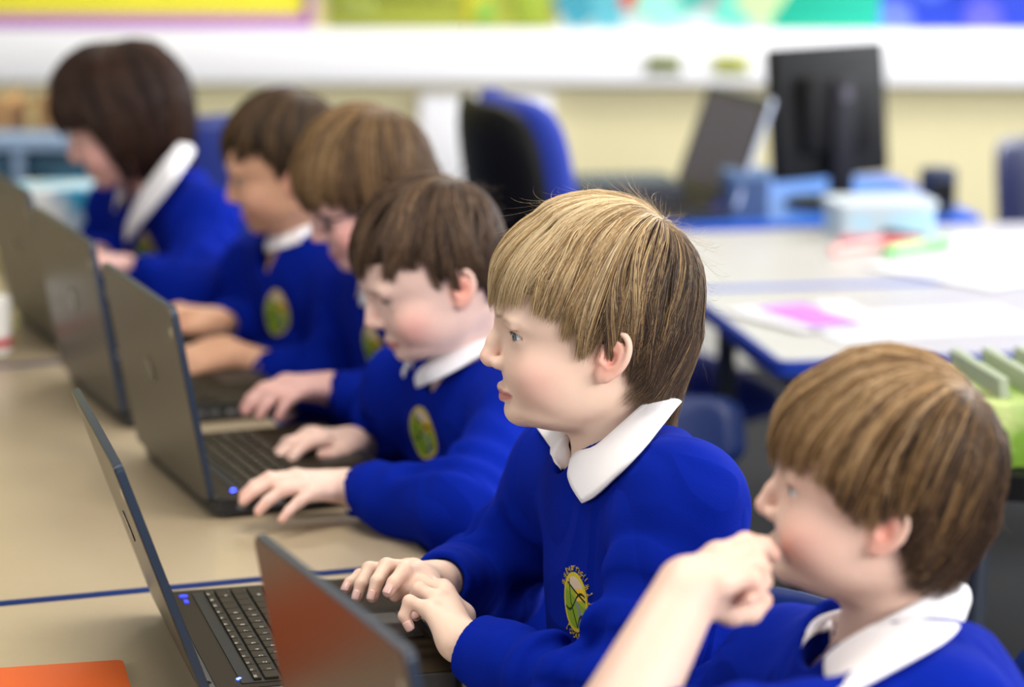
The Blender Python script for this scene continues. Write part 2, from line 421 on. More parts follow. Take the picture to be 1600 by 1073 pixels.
def skin_tint(V, H, base, lip, blush, brow, ear_red=.8, brow_amt=.6, blush_amt=.5, eo=1.0):
    C = np.tile(np.asarray(base), (len(V), 1))
    l = H.l(V); x, y, z = l.T; ay = np.abs(y)
    def mixc(w, c):
        nonlocal C
        w = np.clip(w, 0, 1)[:, None]; C = C * (1 - w) + np.asarray(c) * w
    mixc(blush_amt * gs(np.sqrt((x - .075) ** 2 + (ay - .052) ** 2 + (z + .022) ** 2), .026), blush)
    mixc(.35 * gs(np.sqrt((x - .118) ** 2 + y ** 2 + (z + .012) ** 2), .014), blush)
    for s in (1, -1):
        E = ear_frame(H, s); e = E.l(V)
        mixc(ear_red * np.clip(1.25 - np.linalg.norm(e / V3(.021, .014, .033), axis=1), 0, 1) * 1.6, s2l((230, 158, 140)))
    # brows
    bx = np.clip((ay - .012) / .034, 0, 1); bz = .0315 + .0055 * np.sin(bx * 2.4) - .004 * bx
    nz = .75 + .25 * np.sin(y * 3800 + z * 900)
    mixc(brow_amt * nz * gs(z - bz, .0030) * np.clip((ay - .009) / .006, 0, 1) * np.clip((.047 - ay) / .012, 0, 1) * (x > .06), brow)
    # lips
    zl = -.0440 + .0 * y; wl = np.clip(1 - (ay / .0235) ** 2, 0, 1)
    inl = np.where(z > zl, gs(np.maximum((z - zl) - .0042 * wl, 0), .0012), gs(np.maximum((zl - z) - .0068 * wl, 0), .0014)) * (ay < .024) * (x > .08)
    mixc(.9 * inl * np.clip((.0235 - ay) / .003, 0, 1), lip)
    mixc(.6 * inl * gs(z - zl, .0011), s2l((140, 70, 65)))
    # lash line & nostril
    for s in (1, -1):
        d = l - V3(.0815, s * .0305, .0160); r = np.linalg.norm(d, axis=1)
        ca, sa = math.cos(.16 * s), math.sin(.16 * s); ex = d[:, 0] * ca + d[:, 1] * sa; ey = -d[:, 0] * sa + d[:, 1] * ca
        ww = 1 - np.clip(np.abs(ey) / .0125, 0, 1.2) ** 2; zu = (.0052 * eo - .0012 * (1 - eo)) * ww; nearb = (ex > .003) * (r < .0175) * (np.abs(ey) < .0138)
        mixc(.85 * gs(d[:, 2] - zu - .0002, .0013) * nearb, s2l((70, 46, 38))); mixc(.4 * gs(d[:, 2] + .0042 * ww, .0011) * nearb, s2l((170, 110, 98)))
        mixc(.35 * gs(d[:, 2] - .0095 + .12 * np.abs(ey) , .0014) * (np.abs(ey) < .014) * (ex > 0) * (r < .021), s2l((168, 112, 96)))
    mixc(.75 * gs(np.sqrt((x - .106) ** 2 + (ay - .0067) ** 2 + (z + .0195) ** 2), .0036), s2l((120, 60, 50)))
    return np.clip(C, 0, 1)
def eye_mesh(H, s, parent, look=(1, 0, 0), iris=(95, 115, 125)):
    c = H.w(.0815, s * .0305, .0160); r = .0121 * H.sc
    n, m = 36, 36
    th = np.linspace(0, math.pi, n)[:, None]; ph = np.linspace(0, 2 * math.pi, m, endpoint=False)[None]
    ax = nrm(look)
    F = frame((0, 0, 0), H.R @ ax, H.R[:, 2])
    loc = np.stack([np.cos(th) * np.ones_like(ph), np.sin(th) * np.cos(ph), np.sin(th) * np.sin(ph)], -1).reshape(-1, 3)
    t = np.repeat(th[:, 0], m); bul = 1 + .055 * gs(t, .45)
    V = c + (loc * bul[:, None] * r) @ F.R.T
    idx = np.arange(n * m).reshape(n, m); a = idx[:-1]; b = idx[1:]
    Fc = np.stack([a, b, np.roll(b, -1, 1), np.roll(a, -1, 1)], -1).reshape(-1, 4)
    C = np.tile(s2l((228, 222, 220)), (n * m, 1)).astype(float)
    C[t < .50] = s2l(iris); C[(t > .42) & (t < .52)] = s2l([x * .5 for x in iris]); C[t < .20] = s2l((8, 8, 10))
    return mesh_np('eye', V, Fc, mat('eye_wet', rough=.08, attr='col', spec=.6, coat=.6), parent, colors=C)
def lashes(H, parent, eye_open, rgb):
    Vs = []; Fs = []; n0 = 0
    for s in (1, -1):
        ec = V3(.0815, s * .0305, .0160); up_z = .0052 * eye_open - .0012 * (1 - eye_open)
        rs = np.random.RandomState(3)
        for q in range(46):
            y = -.0115 + .023 * q / 45; w = 1 - (y / .0125) ** 2; zu = up_z * w + .0004 * y / .0125 * s
            ca, sa = math.cos(.16 * s), math.sin(.16 * s)
            xx = math.sqrt(max(.0139 ** 2 - y * y - zu * zu, 1e-8)); b0 = V3(xx, y, zu)
            out = nrm(b0 + V3(.01, 0, -.002)); ln = .0055 * (0.6 + .5 * rs.rand())
            pts = [b0 - out * .0006, b0 + out * ln * .5 + V3(0, 0, -.0007), b0 + out * ln + V3(0, 0, .0004)]
            side = V3(0, 1, 0) * .00022
            for k, p in enumerate(pts):
                for sg in (-1, 1):
                    pr = p + side * sg * (1 - k * .4)
                    g = V3(pr[0] * ca - pr[1] * sa, pr[0] * sa + pr[1] * ca, pr[2]) + ec; Vs.append(H.w(g))
            for k in range(2):
                a = n0 + 2 * k; Fs.append((a, a + 1, a + 3, a + 2))
            n0 += 6
    return mesh_np('eyelashes', Vs, Fs, mat('lash_' + str(rgb[0]), rgb=rgb, rough=.6), parent)
# ------------------------------------------------------------------ hair
def hair(H, neck, style, parent, cols, n=5000, thick=.00045, hi=True, seed=1, wide=1.0):
    """strands flow from the crown over the skull and end at the cut line; a denser under-layer closes the volume"""
    rs = np.random.RandomState(seed)
    O = V3(.008, 0, .045)
    crown = nrm(V3(*style.get('crown', (-.055, .008, .125))) - O)
    fx = nrm(V3(1, 0, 0) - crown[0] * crown); fy = np.cross(crown, fx)
    nk = H.l(np.asarray(neck)[None])[0]
    def field(p):
        d = loft(p, wide); a = V3(-.014, 0, -.02); b = nk; ba = b - a
        q = p - a; t = np.clip(q @ ba / (ba @ ba), 0, 1)
        return smin(d, np.linalg.norm(q - t[:, None] * ba, axis=1) - .046, .03)
    # scalp radius table over (polar, azimuth)
    NP, NA = 70, 96
    po = np.linspace(0, 2.75, NP)[:, None] * np.ones((1, NA)); az = np.ones((NP, 1)) * np.linspace(-math.pi, math.pi, NA)[None]
    def dirs(po, az):
        return np.cos(po)[..., None] * crown + np.sin(po)[..., None] * (np.cos(az)[..., None] * fx + np.sin(az)[..., None] * fy)
    D = dirs(po, az).reshape(-1, 3); lo = np.full(len(D), .02); hi_ = np.full(len(D), .26)
    for _ in range(26):
        m = (lo + hi_) / 2; ins = field(O + D * m[:, None]) < 0; lo = np.where(ins, m, lo); hi_ = np.where(ins, hi_, m)
    RT = ((lo + hi_) / 2).reshape(NP, NA)
    def rad(po, az):
        az = (az + math.pi) % (2 * math.pi) - math.pi
        i = np.clip(po / 2.75 * (NP - 1), 0, NP - 1.001); j = (az + math.pi) / (2 * math.pi) * (NA - 1); j = np.clip(j, 0, NA - 1.001)
        i0 = i.astype(int); j0 = j.astype(int); fi = i - i0; fj = j - j0
        return (RT[i0, j0] * (1 - fi) + RT[i0 + 1, j0] * fi) * (1 - fj) + (RT[i0, j0 + 1] * (1 - fi) + RT[i0 + 1, j0 + 1] * fi) * fj
    cx, cz = zip(*style['cut']); cx = np.array(cx); cz = np.array(cz)
    def zcut(p):
        return np.interp(p[..., 0], cx, cz)
    th = style.get('thick', .013)
    def shell(po, az, h):
        d = dirs(po, az); r = rad(po, az)
        # volume: thickest over crown and sides, thinner towards the ends
        v = th * (0.80 + .25 * np.cos(az) * (po < 1.2)) * np.clip(.55 + po * 1.2, 0, 1)
        p = O + d * r[..., None]
        v = v * np.interp(p[..., 2] - zcut(p), [-.03, 0, .03, .08], [.35, .50, .95, 1.0]) + style.get('back', 0) * np.clip(-p[..., 0] / .07, 0, 1)
        r2 = r + v * h
        return O + d * r2[..., None]
    # end polar angle per azimuth
    pg = np.linspace(.2, 2.74, 160)
    AZ = np.linspace(-math.pi, math.pi, 181)
    pp = shell(np.tile(pg, (181, 1)), np.repeat(AZ[:, None], 160, 1), .9)
    below = pp[..., 2] < zcut(pp)
    endp = np.where(below.any(1), pg[below.argmax(1)], 2.7)
    endp = np.convolve(np.concatenate([endp[-3:], endp, endp[:3]]), np.ones(3) / 3, 'same')[3:-3]
    def pend(a): return np.interp((a + math.pi) % (2 * math.pi) - math.pi, AZ, endp)
    Vs, Fs, Cs = [], [], []
    # under-layer cap
    na, npl = 120, 44
    A = np.linspace(-math.pi, math.pi, na, endpoint=False); A2 = np.repeat(A[None], npl, 0)
    tt = np.linspace(0, 1, npl)[:, None]; pe = pend(A)[None] * .93
    po2 = .001 + tt * (pe - .02)
    cap = shell(po2, A2, .46 + 0 * po2); inner = shell(po2[::-1][:6], A2[:6], -.12 + 0 * po2[:6])
    G = np.concatenate([cap, inner], 0); R_ = G.shape[0]
    cv = H.w(G.reshape(-1, 3)); idx = np.arange(R_ * na).reshape(R_, na); a = idx[:-1]; b = idx[1:]
    Fq = np.stack([a, b, np.roll(b, -1, 1), np.roll(a, -1, 1)], -1).reshape(-1, 4)
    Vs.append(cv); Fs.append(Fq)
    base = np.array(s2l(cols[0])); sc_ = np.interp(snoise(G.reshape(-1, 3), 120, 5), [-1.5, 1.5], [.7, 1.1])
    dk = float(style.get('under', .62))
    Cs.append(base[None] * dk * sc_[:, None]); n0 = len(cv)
    # strands
    K = 14 if hi else 9
    ncl = style.get('locks', 220)
    clump_a = rs.uniform(-math.pi, math.pi, ncl)
    a0 = rs.uniform(-math.pi, math.pi, n)
    cl = np.abs((a0[:, None] - clump_a[None] + math.pi) % (2 * math.pi) - math.pi).argmin(1)
    ca = clump_a[cl]; da = (ca - a0 + math.pi) % (2 * math.pi) - math.pi
    sway = style.get('sway', .10); sw = style.get('swirl', .25)
    swp = style.get('sweep', .8)
    a_end = a0 + da * .85 * style.get('clump', .75) + swp * np.sin(a0) * np.clip(np.cos(a0) + .55, 0, 1) + sw * .93 + sway * math.sin(3.0) * np.sin(cl * 5.13) * .3
    pe = pend(a_end) * (1 + rs.normal(0, .016, n)) + np.abs(rs.normal(0, .016, n)) + .075 * (np.sin(cl * 12.9898) * .5) * style.get('ragged', 1)
    p0 = pe * rs.uniform(0, 1, n) ** .8 * .86; q3 = n // 3; p0[:q3] = rs.uniform(0, .22, q3); p0[q3:q3 + n // 8] = pe[q3:q3 + n // 8] * rs.uniform(.6, .92, n // 8)
    h = rs.uniform(.35, 1.0, n) ** .7; h = h + .16 * np.sin(cl * 7.31)
    t = np.linspace(0, 1, K)[None]
    po3 = p0[:, None] + (pe - p0)[:, None] * t
    s1 = po3 / np.maximum(pe[:, None], .1)
    aa = a0[:, None] + da[:, None] * np.clip(s1 - .15, 0, 1) * style.get('clump', .75) + sway * np.sin(s1 * 3.0 + np.sin(cl * 3.7)[:, None] * 1.2) * (np.sin(cl * 5.13)[:, None]) * s1 + sway * .30 * np.sin(s1 * 8 + np.sin(cl * 2.9)[:, None] * 3) * s1 \
         + swp * (np.sin(a0) * np.clip(np.cos(a0) + .55, 0, 1))[:, None] * np.clip(s1, 0, 1) ** 2 + sw * (1 - np.exp(-po3 * 1.6)) + rs.normal(0, .02, n)[:, None] * s1 * 2 + (rs.normal(0, .5, n)[:, None]) * np.clip(1 - po3 / .35, 0, 1) ** 2
    hh = .60 + (h[:, None] * .75 - .25) * np.clip(t * 3.2, 0, 1) - .25 * np.clip(s1 - .8, 0, 1) * 2 * (rs.rand(n)[:, None])
    X = shell(po3, aa, hh)
    fly = style.get('fly', .03)
    isf = rs.rand(n) < fly
    if isf.any():
        k = isf.sum(); u = rs.rand(k) ** 1.5; po_s = .05 + u * 1.3; az_s = rs.uniform(-math.pi, math.pi, k)
        X0 = shell(po_s, az_s, np.full(k, .9)); X1 = shell(po_s + .05, az_s, np.full(k, .9))
        tg = nrm_rows(X1 - X0); ou = nrm_rows(X0 - O); sd = np.cross(tg, ou)
        ln = rs.uniform(.022, .050, k)[:, None, None]; ph_ = rs.uniform(-1, 1, k)[:, None, None]; tt_ = t[0][None, :, None]
        bend = rs.uniform(.9, 2.4, k)[:, None, None]; lift = rs.uniform(.25, .8, k)[:, None, None] * (1 - .6 * np.clip(po_s - .5, 0, 1))[:, None, None]
        X[isf] = X0[:, None] + ln * (tg[:, None] * np.sin(tt_ * bend) / bend * 1.6 + ou[:, None] * lift * (1 - np.cos(tt_ * bend)) / bend * np.where(tt_ * bend > 2.6, .9, 1) + sd[:, None] * ph_ * .6 * tt_ ** 2)
    T = np.gradient(X, axis=1); T /= np.linalg.norm(T, axis=2, keepdims=True) + 1e-9
    Nn = nrm_rows((X - O).reshape(-1, 3)).reshape(X.shape)
    B_ = np.cross(T, Nn); B_ /= np.linalg.norm(B_, axis=2, keepdims=True) + 1e-9; N2 = np.cross(B_, T)
    w = thick * rs.uniform(.6, 1.3, n)[:, None] * np.interp(t, [0, .15, .7, 1], [.5, 1, .9, .12]); w[isf] *= .35
    w = w[..., None]
    ring = np.stack([X + B_ * w, X + N2 * w * .7, X - B_ * w], 2)      # n,K,3,3
    sv = H.w(ring.reshape(-1, 3)); id3 = (np.arange(n * K * 3).reshape(n, K, 3)) + n0
    f = []
    for q in ((0, 1), (1, 2), (2, 0)):
        f.append(np.stack([id3[:, :-1, q[0]], id3[:, 1:, q[0]], id3[:, 1:, q[1]], id3[:, :-1, q[1]]], -1).reshape(-1, 4))
    Vs.append(sv); Fs.append(np.concatenate(f))
    cc = np.array([s2l(c) for c in cols]); wsel = np.clip(rs.normal(style.get('tone', .45), .34, n) + .25 * np.sin(cl * 9.1), 0, 1) * (len(cols) - 1)
    # strand tone shifts lighter towards the front and top, darker at the nape
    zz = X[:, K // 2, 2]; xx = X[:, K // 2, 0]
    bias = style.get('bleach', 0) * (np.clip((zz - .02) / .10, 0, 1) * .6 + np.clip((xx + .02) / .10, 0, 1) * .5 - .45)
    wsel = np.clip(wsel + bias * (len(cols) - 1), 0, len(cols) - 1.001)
    i0 = wsel.astype(int); fr = (wsel - i0)[:, None]; c1 = cc[i0] * (1 - fr) + cc[i0 + 1] * fr
    Cs.append(np.repeat(c1, K * 3, 0))
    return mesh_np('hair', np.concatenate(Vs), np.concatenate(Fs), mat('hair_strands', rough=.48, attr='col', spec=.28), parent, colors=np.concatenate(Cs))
def nrm_rows(a): return a / (np.linalg.norm(a, axis=-1, keepdims=True) + 1e-12)
# ------------------------------------------------------------------ hands
FL = [(.034, .021, .017), (.038, .0235, .018), (.035, .022, .0175), (.027, .017, .0155)]
FM = [(.066, .0205, .001), (.069, .0055, .003), (.066, -.0095, .001), (.060, -.0230, -.003)]
FR = [.0080, .0082, .0078, .0068]
def hand_chains(F, side, curls, spread=(.10, .02, -.06, -.15), thumb=((.020, .026, -.006), (.045, .042, -.012), (.066, .047, -.016), (.082, .045, -.018))):
    """side=+1: thumb on the frame's +y. curls: per finger (mcp,pip,dip) radians"""
    out = []
    for i in range(4):
        m = V3(FM[i][0], side * FM[i][1], FM[i][2]); pts = [F.w(m)]; a = 0; sp = spread[i] * side; cur = m
        for j in range(3):
            a += curls[i][j]
            d = V3(math.cos(a) * math.cos(sp), math.cos(a) * math.sin(sp), -math.sin(a)); cur = cur + d * FL[i][j]; pts.append(F.w(cur))
        out.append(pts)
    th = [F.w(p[0], side * p[1], p[2]) for p in thumb]
    return out, th
def hand_ops(S, wrist, fingers, thumb, sc=1.0, wr=.0215):
    """palm webbed from wrist to each knuckle, five separate fingers"""
    wrist = np.asarray(wrist, float)
    kn = [np.asarray(f[0]) for f in fingers]
    lat = nrm(kn[0] - kn[3])
    for i, k in enumerate(kn):
        w0 = wrist + lat * (1.5 - i) * .0085 * sc
        S.cone(w0, k, .0150 * sc, .0098 * sc, .012 * sc)
    for i in range(3): S.cone(kn[i], kn[i + 1], .0088 * sc, .0088 * sc, .006 * sc)
    for i, f in enumerate(fingers):
        r = FR[i] * sc
        S.chain(f, [r * 1.10, r * 1.02, r * .92, r * .80], .0022 * sc, ki=.006 * sc)
        S.cone(f[1], f[1] + (f[2] - f[1]) * .05, r * 1.07, r * 1.0, .003 * sc)   # knuckle
    S.chain(thumb, [x * sc for x in (.0150, .0112, .0094, .0078)], .004 * sc, ki=.014 * sc)
# ------------------------------------------------------------------ collar, jumper, badge
def collar(N, H, parent, T, tip=.055, gap=.32, drop=.036, rx=.054, ry=.060, back=.020, tilt=0.0, m=None):
    """folded polo collar round the neck. N = frame at the neck base (x forward)"""
    n = 72; rows = []
    ts = np.linspace(gap, 2 * math.pi - gap, n)
    R0, R1, R2, R3, R4 = [], [], [], [], []
    for t in ts:
        f = (1 + math.cos(t)) / 2                      # 1 front, 0 back
        near = min(t - gap, 2 * math.pi - gap - t); tipw = max(0, 1 - near / .55) ** 1.3
        h = back * (1 - f) - .012 * f + tilt * math.sin(t)
        cx, cy = math.cos(t), math.sin(t)
        o = lambda r, z, tx=0.0: N.w((rx + r) * cx + tx, (ry + r) * cy, z)
        R0.append(o(-.003, h - .014)); R1.append(o(-.001, h + .006)); R2.append(o(.003, h + .0085))
        sp = drop + tip * tipw * .42
        R3.append(o(.006 + sp * .30, h + .005 - sp * .42, 0)); R4.append(o(.006 + sp * .52, h - .001 - sp * .90, tipw * .004))
    V = np.concatenate([R0, R1, R2, R3, R4])
    if T is not None: V = push_out(V, T, .0035, 3 * n)
    idx = np.arange(len(V)).reshape(5, n)
    a = idx[:-1]; b = idx[1:]
    F = np.stack([a[:, :-1], a[:, 1:], b[:, 1:], b[:, :-1]], -1).reshape(-1, 4)
    o = mesh_np('shirt_collar', V, F, m or mat('collar_cotton', rgb=(238, 236, 240), rough=.85, bump=.3, bscale=900, sheen=.2), parent)
    sb = o.modifiers.new('sub', 'SUBSURF'); sb.levels = 1; sb.render_levels = 2
    so = o.modifiers.new('solid', 'SOLIDIFY'); so.thickness = .0022; so.offset = 0
    return o
def push_out(V, J, clear, skip, cen=None):
    """lift the parts of the collar that would sink into the jumper until they lie on it"""
    W = V[skip:].copy(); cen = V.mean(0) if cen is None else cen
    near = ((W - cen) @ HOR) < .10
    for _ in range(14):
        f = J.ev(W); e = 1e-3; g = nrm_rows(np.stack([J.ev(W + np.eye(3)[k] * e) - f for k in range(3)], 1))
        d = np.where(near[:, None], nrm_rows(CAMP - W) * .9, g)
        W += d * np.maximum(clear - f, 0)[:, None]
    V[skip:] = W; return V
def collar_pts(inner, outer, parent, name='shirt_collar', band=.012, up=(0, 0, 1), cen=None, J=None):
    """collar from matching polylines: fold line (inner) and free edge (outer)"""
    n = 60
    def rs(pl, n):
        pl = np.asarray(pl, float); d = np.concatenate([[0], np.cumsum(np.linalg.norm(np.diff(pl, axis=0), axis=1))]); d /= d[-1]
        q = np.linspace(0, 1, n); out = np.stack([cr(q, d, pl[:, k]) for k in range(3)], 1); return out
    A = rs(inner, n); Bq = rs(outer, n); cen = A.mean(0) if cen is None else cen
    inw = nrm_rows((cen - A) * V3(1, 1, 0)); upv = V3(*up)
    rows = [A + inw * .003 - upv * band, A + inw * .0025 - upv * .001, A + upv * .0015 + inw * .0005]
    for k in (.07, .14, .24, .36, .48, .6, .74, .88, 1.0):
        mid = A + (Bq - A) * k; bul = math.sin(k * math.pi) * .004
        rows.append(mid - inw * bul + upv * bul * .5)
    V = np.concatenate(rows)
    if J is not None: V = push_out(V, J, .0055, 2 * n, cen)
    idx = np.arange(len(V)).reshape(len(rows), n); a = idx[:-1]; b = idx[1:]
    F = np.stack([a[:, :-1], a[:, 1:], b[:, 1:], b[:, :-1]], -1).reshape(-1, 4)
    o = mesh_np(name, V, F, mat('collar_cotton', rgb=(238, 236, 240), rough=.85, bump=.3, bscale=900, sheen=.2), parent)
    so = o.modifiers.new('solid', 'SOLIDIFY'); so.thickness = .0022; so.offset = 0
    return o
def folds(a, b, amp, lam, seed, lo=0.0, hi=1.0, side=None):
    """soft creases running round a sleeve between a and b"""
    a = np.asarray(a, float); b = np.asarray(b, float); ba = b - a; L = np.linalg.norm(ba); ax = ba / L
    def fn(p):
        q = p - a; t = q @ ax; rd = np.linalg.norm(q - t[:, None] * ax, axis=1)
        u = t / L; win = np.clip((u - lo) / .12, 0, 1) * np.clip((hi - u) / .12, 0, 1) * np.clip((.095 - rd) / .02, 0, 1)
        w = snoise(p, 26, seed) * .9
        s = np.sin(t / lam * 2 * math.pi + w * 1.8 + (snoise(p, 14, seed + 3)) * 1.6)
        return -amp * win * (np.abs(s) ** .7 * np.sign(s)) * (0.55 + .45 * np.sin(snoise(p, 18, seed + 9) * 2))
    return fn
def torso_ops(S, N, SL, SR, Pv, fat=1.0, k=.03):
    up = nrm(N - Pv); lat = nrm(SL - SR); fwd = nrm(np.cross(lat, up)); lat = np.cross(up, fwd)
    R = np.stack([fwd, lat, up], 1); Lh = np.linalg.norm(N - Pv)
    S.cone(SL, SR, .050 * fat, .050 * fat, k)
    S.cone(N - up * .012, SL + up * .012, .052, .040 * fat, k); S.cone(N - up * .012, SR + up * .012, .052, .040 * fat, k)
    S.ell(N - up * Lh * .36, V3(.092 * fat, .148 * fat, .165), R, k * 1.5)
    S.ell(N - up * Lh * .72 + fwd * .008, V3(.098 * fat, .140 * fat, .16), R, k * 1.5)
    return R
BADGE_C = dict(gold=s2l((196, 176, 40)), line=s2l((20, 40, 20)), g1=s2l((120, 150, 30)), g2=s2l((150, 165, 40)), pink=s2l((205, 185, 160)), sun=s2l((225, 185, 50)), grey=s2l((120, 130, 120)), navy=s2l((10, 14, 40)))
def badge_art(a, b):
    """a,b in units of half width / half height of the emblem oval"""
    c = BADGE_C; C = np.tile(c['g1'], (len(a), 1)).astype(float)
    C[(b > .15 + .45 * (-a))] = c['g2']
    C[(b > .42 - .5 * a) & (a > -.55)] = c['pink']; C[(b > .05) & (b < .45) & (a > .15) & (a < .8)] = c['sun']
    riv = np.abs(a - (.12 + .28 * np.sin(-b * 2.6))) < .10 + .16 * np.clip(-b, 0, 1); C[riv & (b < .12)] = c['grey']
    C[(b < -.35) & (a > .48)] = c['g2']
    for f in (b - (.42 - .5 * a), b - (.02 + .25 * np.sin(a * 3)), a - (-.35 - .5 * b * (b < 0)) + .0 * b, (a - .45) ** 2 * 2 + b * .8 + .38):
        C[np.abs(f) < .045] = c['line']
    r = np.sqrt(a * a + b * b); C[r > .86] = c['gold']
    return C
def badge(J, parent, cen, fwd, upv, w=.033, h=.045, h_=.0006, text=True):
    """embroidered oval emblem with lettering around it, lying on the jumper's surface"""
    fwd = nrm(fwd); lat = nrm(np.cross(upv, fwd)); upv = np.cross(fwd, lat)
    W, Hh = w * 1.5, h * 1.4
    nx = int(2 * W / h_); ny = int(2 * Hh / h_)
    a, b = np.meshgrid(np.linspace(-W, W, nx), np.linspace(-Hh, Hh, ny)); a = a.ravel(); b = b.ravel()
    ea = a / w; eb = b / h; r = np.sqrt(ea ** 2 + eb ** 2)
    C = badge_art(ea, eb); on = r < 1.0
    if text:
        for s, mid, sg in (('ssburne', 100, -1), ('Valley', 5, -1), ('School', 262, -1)):
            stp = 15.0; n = len(s)
            for i, chh in enumerate(s):
                th = math.radians(mid + sg * (i - (n - 1) / 2) * stp)
                c0 = V3(math.cos(th) * w * 1.22, math.sin(th) * h * 1.16, 0); rad_ = nrm(V3(math.cos(th) / w, math.sin(th) / h, 0)); tan = V3(rad_[1], -rad_[0], 0)
                u = ((a - c0[0]) * tan[0] + (b - c0[1]) * tan[1]) / .0011 + 2.5; v = ((a - c0[0]) * rad_[0] + (b - c0[1]) * rad_[1]) / .0011 + 3.5
                cell = set(glyph(chh)); ui = np.floor(u).astype(int); vi = np.floor(v).astype(int)
                hit = np.array([(x, y) in cell for x, y in zip(ui, vi)]); C[hit] = s2l((200, 170, 60)); on |= hit
    p = cen + fwd * .08 + a[:, None] * lat * 1.0 + b[:, None] * upv
    X, t = J.march(p, -fwd, .16, 40)
    X = X + fwd * .0012 * np.where(on, 1, 0)[:, None]
    idx = np.arange(nx * ny).reshape(ny, nx); F = np.stack([idx[:-1, :-1], idx[:-1, 1:], idx[1:, 1:], idx[1:, :-1]], -1).reshape(-1, 4)
    F = F[on[F].all(1) & (t[F] < .158).all(1)]
    used = np.unique(F); rm = np.full(len(X), -1); rm[used] = np.arange(len(used))
    o = mesh_np('embroidered_badge', X[used], rm[F], mat('embroidery', rough=.7, attr='col', spec=.3, bump=.4, bscale=1500), parent, colors=C[used])
    so = o.modifiers.new('solid', 'SOLIDIFY'); so.thickness = .0014; so.offset = -1
    return o
def wool():
    if 'jumper_wool' in MATS: return MATS['jumper_wool']
    m = _wool(); nt = m.node_tree; b = nt.nodes['Principled BSDF']; old = [n for n in nt.nodes if n.type == 'BUMP'][0]
    tc = [n for n in nt.nodes if n.type == 'TEX_COORD'][0]
    n0 = nt.nodes.new('ShaderNodeTexNoise'); n0.inputs['Scale'].default_value = 6; n0.inputs['Detail'].default_value = 1; n0.inputs['Distortion'].default_value = .8
    mp = nt.nodes.new('ShaderNodeMapping'); mp.inputs['Scale'].default_value = (1.6, 1.0, .7); mp.inputs['Rotation'].default_value = (.4, .5, .2)
    nt.links.new(tc.outputs['Object'], mp.inputs['Vector']); nt.links.new(mp.outputs['Vector'], n0.inputs['Vector'])
    ma = nt.nodes.new('ShaderNodeMath'); ma.operation = 'PINGPONG'; ma.inputs[1].default_value = .13
    nt.links.new(n0.outputs['Fac'], ma.inputs[0])
    b2 = nt.nodes.new('ShaderNodeBump'); b2.inputs['Strength'].default_value = .5; b2.inputs['Distance'].default_value = .05
    nt.links.new(ma.outputs[0], b2.inputs['Height']); nt.links.new(b2.outputs['Normal'], old.inputs['Normal'])
    return m
def _wool(): return mat('jumper_wool', rgb=(6, 30, 138), rough=.95, spec=.05, bump=.35, bscale=700, vary=.08, vscale=30)
